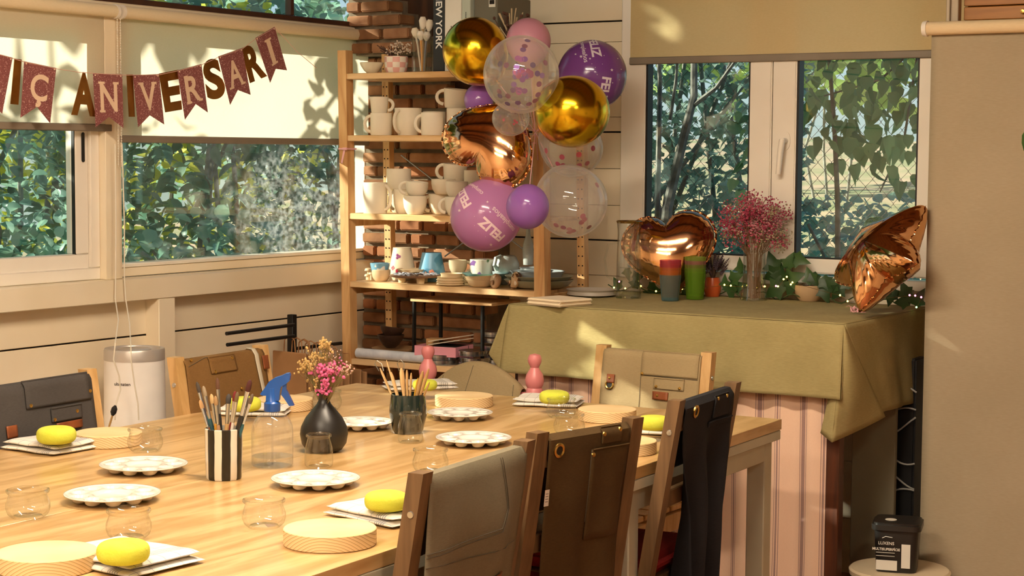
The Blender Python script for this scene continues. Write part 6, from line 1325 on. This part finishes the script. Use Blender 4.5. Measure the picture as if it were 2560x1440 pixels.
# black vase and its flowers
p = place(810, 1128); t = thing('black_vase', 'matte black pear shaped vase with a narrow neck', 'vase', p); k_ = mpp(p); r_ = 60*k_; h_ = 145*k_
MB().lathe([(0, 0), (r_*.55, 0), (r_*.74, h_*.03), (r_*.93, h_*.14), (r_*1.0, h_*.30), (r_*.95, h_*.43), (r_*.76, h_*.59), (r_*.50, h_*.72), (r_*.30, h_*.82), (r_*.225, h_*.89), (r_*.21, h_*.96), (r_*.26, h_), (r_*.2, h_), (r_*.17, h_*.9), (0, h_*.85)], 48, cap=False).build('body', pm('black_clay', '24221F', .38, c2='1A1816', ns=6), t)
t = thing('dried_bouquet', 'small bouquet of pink and yellow dried flowers in the black vase', 'flowers', p+V((0, 0, h_*.86)))
o_ = p+V((0, 0, h_*.86)); b = MB(); ye, pk_, wh = MB(), MB(), MB()
def spray(px, py, n_, sp_, mb, rr_, y=0):
    for _ in range(n_):
        c = P(px+random.gauss(0, sp_), py+random.gauss(0, sp_*.8), 'y', p.y+random.uniform(-.025, .025))-o_; b.tube([V((random.uniform(-.006, .006), random.uniform(-.006, .006), -.02)), c*.55+V((0, 0, .006)), c], .0006, 3)
        for _ in range(3): mb.ball(c+V((random.gauss(0, .003), random.gauss(0, .003), random.gauss(0, .003))), rr_*random.uniform(.7, 1.2), 6, 4)
spray(812, 862, 30, 9, ye, .0032); spray(765, 918, 32, 10, ye, .0032); spray(795, 898, 22, 12, ye, .0028); spray(785, 960, 18, 10, ye, .0026); spray(815, 932, 80, 13, pk_, .0038); spray(810, 972, 36, 8, pk_, .0034); spray(835, 915, 8, 10, wh, .0022); spray(870, 925, 10, 9, wh, .0022); spray(850, 905, 6, 10, pk_, .0022); spray(828, 890, 8, 10, wh, .002)
b.build('stems', pm('stem_olive', '8A7A4A', .9), t); ye.build('yellow_blossom', pm('blossom_yellow', 'C6A468', .85), t)['kind'] = 'stuff'; pk_.build('pink_blossom', pm('blossom_pink', 'D8689A', .8), t)['kind'] = 'stuff'; wh.build('pale_blossom', pm('blossom_pale', 'D8AFA0', .85), t)['kind'] = 'stuff'
# spray bottle
p = place(681, 1166); t = thing('spray_bottle', 'clear spray bottle with a blue trigger head', 'spray bottle', p, 0); k_ = mpp(p); r_ = 53*k_; h_ = 141*k_
MB().lathe([(0, .0015), (r_*.9, .0015), (r_*.98, .006), (r_*.98, h_*.60), (r_*.95, h_*.72), (r_*.84, h_*.83), (r_*.64, h_*.92), (r_*.40, h_*.965), (r_*.32, h_*.98), (r_*.32, h_)], 44, cap=False).build('bottle', glassy('clear_plastic', (.985, .985, .985), .6, .035, .03, haze=.03, hazec=(.97, .97, .97), power=1.8), t)
MB().lathe([(0, .002), (r_*.90, .002), (r_*.965, .007), (r_*.965, h_*.19), (0, h_*.19)], 40, cap=False).build('water', glassy('water', (.97, .98, .985), .6, .06, .02, power=2), t)
MB().cyl((0, 0, .004), (0, 0, h_), .0022, n=8).build('dip_tube', glassy('tube_plastic', (.97, .97, .97), .4, .05, .1, haze=.05), t)
BLUE = pm('blue_plastic', '1E52A0', .28, c2='1A4890', ns=8)
MB().lathe([(r_*.37, h_*.985), (r_*.385, h_*1.0), (r_*.385, h_*1.13), (r_*.33, h_*1.15), (r_*.28, h_*1.18), (r_*.26, h_*1.4), (0, h_*1.4)], 32, cap=False).build('collar', BLUE, t)
s3 = k_/3.43; ol = [(726, 585), (760, 540), (800, 480), (850, 445), (905, 428), (945, 408), (975, 404), (984, 425), (978, 468), (940, 500), (905, 520), (895, 560), (888, 640), (775, 640), (778, 596), (745, 596)]
hd = [((x-825)*s3, (1210-y)*s3) for x, y in ol]; M_ = frame((0, 0, 0), R0, (0, 0, 1), R0.cross(V((0, 0, 1)))) @ Matrix.Translation((0, 0, -.011)); b = MB(); b.prism(hd, .022, M_); b.build('trigger_head', BLUE, t, False)
tg = [((x-825)*s3, (1210-y)*s3) for x, y in ((918, 500), (950, 495), (948, 545), (975, 600), (1014, 682), (972, 686), (935, 630), (905, 590))]; b = MB(); b.prism(tg, .014, frame((0, 0, 0), R0, (0, 0, 1), R0.cross(V((0, 0, 1)))) @ Matrix.Translation((0, 0, -.007))); b.build('trigger', BLUE, t, False)

# ================================================================== balloons
def balloonmat(name, c, trans=.35, rough=.18):
    m, n, out = base(name); b = N(n, 'BsdfPrincipled'); b.inputs['Roughness'].default_value = rough; b.inputs['Coat Weight'].default_value = .4; b.inputs['Coat Roughness'].default_value = .05
    co = coords(n); t = N(n, 'TexNoise', i_Scale=5.0); n.links.new(co, t.inputs[0]); a = srgb(c); r = ramp(n, t.outputs[0], [(.3, a), (.7, (a[0]*.93, a[1]*.93, a[2]*.95, 1))]); n.links.new(r, b.inputs['Base Color'])
    tr = N(n, 'BsdfTranslucent'); n.links.new(r, tr.inputs[0]); mx = N(n, 'MixShader', i_Fac=trans); n.links.new(b.outputs[0], mx.inputs[1]); n.links.new(tr.outputs[0], mx.inputs[2]); n.links.new(mx.outputs[0], out.inputs[0]); MC[name] = m; return m
GOLD = pm('gold_chrome', 'DDB62A', .19, 1, c2='D4AC24', ns=4)
CLEAR = glassy('clear_balloon', (.97, .97, .96), .55, .05, .02, haze=.16, hazec=(.95, .93, .90), power=2.0)
CONF = MB().lathe([(.0095, -.0002), (.0095, .0002)], 14)
HUB = P(1338, 330, 'y', 5.16); KN = []
def balloon(label, px, py, rxp, ryp, y, mat_, group, knot=None, conf=None, ccol=None, prints=(), cseed=1):
    c = P(px, py, 'y', y); k = mpp(c); rx, ry = rxp*k, ryp*k; t = thing('party_balloon', label, 'balloon', c, 0, group)
    kd = (V(knot)-c) if knot is not None else (HUB-c); kd = kd.normalized() if kd.length > .01 else V((0, .3, -1)).normalized()
    b = MB(); n_, m_ = 48, 30
    Mv = frame((0, 0, 0), R0, FW.cross(R0).normalized()*-1, -FW)     # picture plane axes
    def surf(th, ph, off=1.0):
        d = V((math.sin(th)*math.cos(ph), math.cos(th), math.sin(th)*math.sin(ph))); return d
    def shape(d):
        q = d.dot(kd); s = 1+.10*max(0, q)**4+.10*max(0, q)**24
        w_ = V((d.dot(R0)*rx, 0, 0)); v = R0*d.dot(R0)*rx+V((0, 0, 1))*0
        upv = R0.cross(FW).normalized(); v = R0*d.dot(R0)*rx + upv*d.dot(upv)*ry + FW*d.dot(FW)*(rx+ry)/2
        return v*s
    b.grid(lambda u, v: shape(V((math.sin(v*PI)*math.cos(u*2*PI), math.sin(v*PI)*math.sin(u*2*PI), math.cos(v*PI)))), n_, m_, wrap=True); b.build('skin', mat_, t, angle=80)
    kp = shape(kd); KN.append(c+kp+kd*.012); MB().lathe([(.004, -.004), (.006, .0), (.004, .005), (.009, .014), (.008, .015), (0, .010)], 12, kp, kd, cap=False).build('knot', mat_, t)
    if conf:
        rnd = random.Random(cseed); me = {cc: CONF.mesh('confetti', pm('confetti_'+cc, cc, .3, .5)) for cc in ccol}; upv = R0.cross(FW).normalized()
        for (a, e, s) in conf:                            # picture offsets from the centre, s=+1 near side
            v = R0*a*k - upv*e*k; dd = max(0.0, 1-(a/rxp)**2-(e/ryp)**2)**.5; d = (R0*(a/rxp)-upv*(e/ryp)-FW*dd*s).normalized(); q = shape(d)*.985; o = link('confetti', me[rnd.choice(ccol)], t); o.matrix_local = Matrix.Translation(q) @ V((0, 0, 1)).rotation_difference(d).to_matrix().to_4x4() @ Matrix.Scale(rxp*k/.125*.95 if rxp < 60 else 1, 4)
    upv = R0.cross(FW).normalized()
    for (txt, sz, bold, du, dv, rot, mm) in prints:
        vs_, fs_ = text_mesh(txt, sz*k, bold*k, 0, cuts=2); bb = MB(); cr, sr = math.cos(rot), math.sin(rot); out = []
        for v in vs_:
            a, e = v.x*cr-v.y*sr, v.x*sr+v.y*cr; aa, ee = a/rx+du, e/ry+dv; l = math.hypot(aa, ee); 
            if l > 1e-6: s_ = math.sin(min(l, 1.5))/l
            else: s_ = 1
            x_, y_ = aa*s_, ee*s_; d = R0*x_+upv*y_-FW*max(0, 1-x_*x_-y_*y_)**.5; out.append(shape(d)*1.004)
        bb.add(out, fs_); bb.build('lettering', mm, t, False)
    return t, shape, k
LILAC = balloonmat('balloon_lilac', 'D896D0'); PURP = balloonmat('balloon_purple', '7E4A94', .2); PNK = balloonmat('balloon_pink', 'DDA0B4', .3, .35); VIO = balloonmat('balloon_violet', 'AE76CC')
G_ = 'latex balloons on the right shelf post'; PRT = pm('balloon_print', 'F4D8E0', .5); PRW = pm('balloon_print_white', 'DCCFDC', .5)
def stars(tt, sh_, k, pts, mm):
    upv = R0.cross(FW).normalized()
    for (a, e, s_) in pts:
        b = MB(); ring = []
        for j in range(10):
            r_ = s_*(1 if j % 2 == 0 else .42); x_, y_ = a+r_*math.sin(j*PI/5), e+r_*math.cos(j*PI/5); l2 = min(.98, x_*x_+y_*y_); ring.append(sh_(R0*x_+upv*y_-FW*(1-l2)**.5)*1.004)
        b.add(ring, [tuple(range(10))]); b.build('printed_star', mm, tt, False)
balloon('shiny gold balloon at the upper left of the cluster', 1188, 127, 82, 84, 5.10, GOLD, G_)
balloon('pale pink balloon at the top of the cluster', 1321, 103, 56, 58, 5.12, PNK, G_)
tt, sh_, k_ = balloon('dark purple printed balloon at the upper right of the cluster', 1480, 188, 87, 88, 5.36, PURP, G_, prints=[('FELIZ', 34, 1.2, .02, .88, -PI/2+.15, PRW), ('cumpleaños', 17, .2, -.30, .70, -PI/2+.2, PRW), ('FELIZ', 34, 1.2, .34, -.60, -PI/2-.1, PRW)])
stars(tt, sh_, k_, [(.52, .05, .05), (-.35, .42, .05), (-.5, .5, .035), (-.1, .35, .035), (.3, .45, .02), (.25, .2, .015), (-.05, .2, .015), (.05, .1, .015), (.7, .4, .02), (.8, .1, .02), (.75, -.2, .02), (.55, -.3, .02), (-.2, -.05, .015), (.1, -.1, .015)], PRW)
balloon('shiny gold balloon at the right of the cluster', 1430, 279, 95, 90, 4.97, GOLD, G_)
balloon('small violet balloon peeking out behind the gold heart', 1196, 250, 36, 40, 5.16, VIO, G_)
tt, sh_, k_ = balloon('lilac balloon printed FELIZ at the lower left of the cluster', 1215, 540, 90, 89, 5.06, LILAC, G_, prints=[('FELIZ', 34, 1.4, .22, -.45, 2.40, PRT), ('cumpleaños', 19, .25, .56, -.16, 2.40, PRT), ('FELIZ', 34, 1.4, -.72, .62, 2.1, PRT), ('cumpleaños', 17, .25, -.40, .95, 2.3, PRT)])
stars(tt, sh_, k_, [(-.72, .12, .05), (.15, -.82, .05), (.05, .35, .04), (-.3, -.05, .015), (-.3, -.3, .015), (-.2, -.45, .015), (.0, -.6, .015), (.1, .2, .015)], PRT)
balloon('small violet balloon in front of the lilac one', 1319, 517, 54, 56, 4.90, VIO, G_)
rnd = random.Random(5)
cf1 = [(rnd.gauss(1, 11), rnd.gauss(12, 17), 1) for _ in range(20)]+[(rnd.uniform(-55, 65), rnd.uniform(-40, 70), -1) for _ in range(16)]+[(-58, -72, 1), (15, -78, 1), (8, -62, 1), (4, -52, 1), (40, 8, 1), (42, 58, 1), (-8, 78, 1), (20, 80, 1), (35, 72, 1)]
balloon('large clear balloon with purple confetti in front of the cluster', 1303, 186, 95, 97, 4.84, CLEAR, G_, conf=cf1, ccol=('7A3A8A', '5E2E7A', '9A4A8A', '8A2A5A'))
balloon('small clear balloon with pink confetti in front of the gold heart', 1277, 296, 47, 44, 4.96, CLEAR, G_, conf=[(10, 10, 1), (15, 14, 1), (8, 18, 1), (-16, 5, 1), (-18, 8, 1), (12, -10, 1), (-26, 0, 1)], ccol=('C23A5E', '7A3A4A', 'D84A6A'))
balloon('clear balloon with pink confetti below the right gold balloon', 1431, 370, 77, 73, 5.21, CLEAR, G_, conf=[(-28, 28, 1), (-38, 44, 1), (-32, 50, 1), (-24, 48, 1), (14, 22, 1), (-66, 10, 1), (50, 5, 1), (40, 35, -1), (20, 40, -1)], ccol=('D84A78', 'C23A66'), cseed=3)
balloon('big clear balloon with a little confetti at the lower right of the cluster', 1427, 504, 92, 90, 5.06, CLEAR, G_, conf=[(-38, 62, 1), (-20, 68, 1), (-5, 72, 1), (5, 76, 1), (25, 55, 1), (32, 48, 1), (28, 40, 1), (68, -45, -1), (-72, -60, -1), (-5, 80, 1), (45, 66, 1)], ccol=('B86A80', 'A84A66'), cseed=4)
hc = P(1232, 350, 'y', 5.09); k_ = mpp(hc); upv = R0.cross(FW).normalized()
ya = (R0*.56+upv*-.0+upv*.82)*-1; ya = ya.normalized(); xa = (R0*.82-upv*.56).normalized(); xa = (xa*.94-FW*.25).normalized()
foil_balloon('heart_balloon', 'rose gold heart foil balloon in the middle of the balloon cluster', hc, xa, (ya-xa*ya.dot(xa)).normalized(), heart(245*k_), .062)
b = MB(); pt_ = P(1345, 400, 'y', 5.245); cl = [HUB+(pt_-HUB)*.5, pt_]
for q in KN: b.tube([pt_, HUB.lerp(pt_, .4), HUB, q], .0014, 5)
b.tube([pt_, HUB.lerp(pt_, .4), hc+V((.02, .03, .0))], .0014, 5)
tag(b.build('tie_ribbons', RIB), 'pink cords tying the balloon cluster to the shelf post', 'cord')

# ================================================================== birthday banner
BX = LX+.115
def B(px, py, dx=0.0): return P(px, py, 'x', BX+dx)
def glitter():
    m, n, out = base('glitter_rose'); b = N(n, 'BsdfPrincipled'); b.inputs['Roughness'].default_value = .45; b.inputs['Metallic'].default_value = .3; co = coords(n)
    t = N(n, 'TexVoronoi', i_Scale=420.0); n.links.new(co, t.inputs[0]); sp = N(n, 'SeparateColor'); n.links.new(t.outputs['Color'], sp.inputs[0]); r = ramp(n, sp.outputs[0], [(0, '8A5050'), (.8, 'A26464'), (.93, 'B07070'), (.96, 'F2D2C8')]); n.links.new(r, b.inputs['Base Color']); n.links.new(b.outputs[0], out.inputs[0]); return m
GLIT = glitter(); CREAML = pm('banner_cream', 'F0D2B4', .6); GOLDL = pm('banner_gold', 'A8702E', .28, .85, c2='8A5420', ns=14); 
bn = thing('birthday_banner', 'rose and gold birthday banner strung across the blinds', 'banner', B(350, 190)); BO = B(350, 190)
SER = {'I': [(.5, 0, 1.6), (.5, 1, 1.6)], 'N': [(.1, 0, .55), (.1, 1, .5), (.92, 0, .5)], 'V': [(.08, 0, .5), (.92, 0, .5)], 'A': [(.06, 1, .5), (.94, 1, .5)], 'R': [(.12, 0, .4), (.14, 1, .5), (.95, 1, .4)], 'L': [(.15, 0, .5), (.15, 1, .4)], 'F': [(.15, 0, .4), (.15, 1, .5)], 'Ç': []}
def letter_pts(ch, bold):
    vs_, fs_ = text_mesh(ch, 1.0, bold, 0, cuts=0, res=6); xs = [v.x for v in vs_]; ys = [v.y for v in vs_]; x0, x1, y0, y1 = min(xs), max(xs), min(ys), max(ys); return [((v.x-x0)/(x1-x0), 1-(v.y-y0)/(y1-y0)) for v in vs_], fs_
def quadmap(TL, TR, BL, BR, off):
    nrm = V((1, 0, 0))
    return lambda u, v: TL*(1-u)*(1-v)+TR*u*(1-v)+BL*(1-u)*v+BR*u*v+nrm*off-BO
def pennant(TL, TR, BL, BR, NO, ch, dx=0.0, reg=(.2, .8, .17, .70)):
    A_, B_, C_, D_, E_ = [B(*q, dx) for q in (TL, TR, BL, BR, NO)]; th = V((.0012, 0, 0)); ring = [A_, B_, D_, E_, C_]
    b = MB(); b.add([q-BO for q in ring]+[q+th-BO for q in ring], [(0, 1, 3), (0, 3, 4), (1, 2, 3), (5, 8, 6), (5, 9, 8), (6, 8, 7)]+[(i, (i+1) % 5, 5+(i+1) % 5, 5+i) for i in range(5)]); pn = b.build('pennant', GLIT, bn, False)
    H_ = lambda off: quadmap(A_, B_, C_, D_, off)
    lp, fs_ = letter_pts(ch, .022 if ch != 'I' else .03); u0, u1, v0, v1 = reg
    if ch == 'I': u0, u1 = .40, .60
    for off, mm, nm in ((.0022, CREAML, 'letter'),):
        f = H_(off); b = MB(); b.add([f(u0+(u1-u0)*u, v0+(v1-v0)*v) for u, v in lp], fs_)
        for (su, sv, sw) in SER.get(ch, []):
            uc = u0+(u1-u0)*su; vc = v0+(v1-v0)*sv; hw = sw*(u1-u0)*.34 if ch != 'I' else .17; hv = .022; b.add([q_+V((.0004, 0, 0)) for q_ in (f(uc-hw, vc-hv), f(uc+hw, vc-hv), f(uc+hw, vc+hv), f(uc-hw, vc+hv))], [(0, 1, 2, 3)])
        b.build(nm, mm, pn, False)
    f = H_(.0022)
    for u in (.06, .94): MB().ball(f(u, .035), .0028, 6, 4).build('string_hole', CREAML, pn)
def gold(TL, TR, BL, BR, ch, dx=-.006):
    f = quadmap(*[B(*q, dx) for q in (TL, TR, BL, BR)], 0); lp, fs_ = letter_pts(ch, .045); b = MB(); b.add([f(u, v) for u, v in lp], fs_); o = b.build('foil_letter', GOLDL, bn, False); md = o.modifiers.new('thick', 'SOLIDIFY'); md.thickness = .0012; md.offset = 0
pennant((-172, 80), (-100, 104), (-212, 222), (-138, 246), (-168, 208), 'F'); gold((-92, 107), (-46, 122), (-120, 222), (-72, 238), 'E')
pennant((-42, 125), (31, 144), (-75, 268), (5, 284), (-32, 250), 'L'); gold((36, 146), (54, 149), (26, 260), (46, 262), 'I')
pennant((60, 153), (140, 170), (51, 294), (125, 308), (92, 267), 'Ç', reg=(.24, .80, .17, .76)); gold((192, 179), (228, 182), (178, 287), (240, 292), 'A')
pennant((232, 183), (305, 186), (239, 318), (308, 320), (272, 292), 'N'); gold((316, 186), (332, 186), (322, 292), (337, 292), 'I')
pennant((332, 188), (397, 185), (345, 318), (410, 311), (374, 288), 'V'); gold((397, 184), (447, 174), (413, 281), (455, 274), 'E')
pennant((443, 176), (503, 160), (462, 299), (519, 281), (489, 260), 'R'); gold((504, 154), (545, 142), (520, 254), (568, 240), 'S')
pennant((545, 141), (605, 120), (575, 262), (626, 237), (594, 225), 'A'); gold((602, 122), (640, 102), (625, 208), (668, 190), 'R')
pennant((638, 95), (686, 67), (675, 207), (717, 176), (689, 172), 'I')
MB().tube([B(*q)-BO+V((.0025, 0, 0)) for q in ((-260, 48), (-172, 82), (-100, 106), (-42, 126), (31, 146), (60, 155), (140, 172), (197, 181), (305, 188), (397, 187), (445, 177), (503, 162), (545, 143), (605, 122), (638, 97), (686, 69), (740, 128), (790, 170))], .0011, 5).build('string', pm('string_pink', 'E8B8A8', .7), bn)
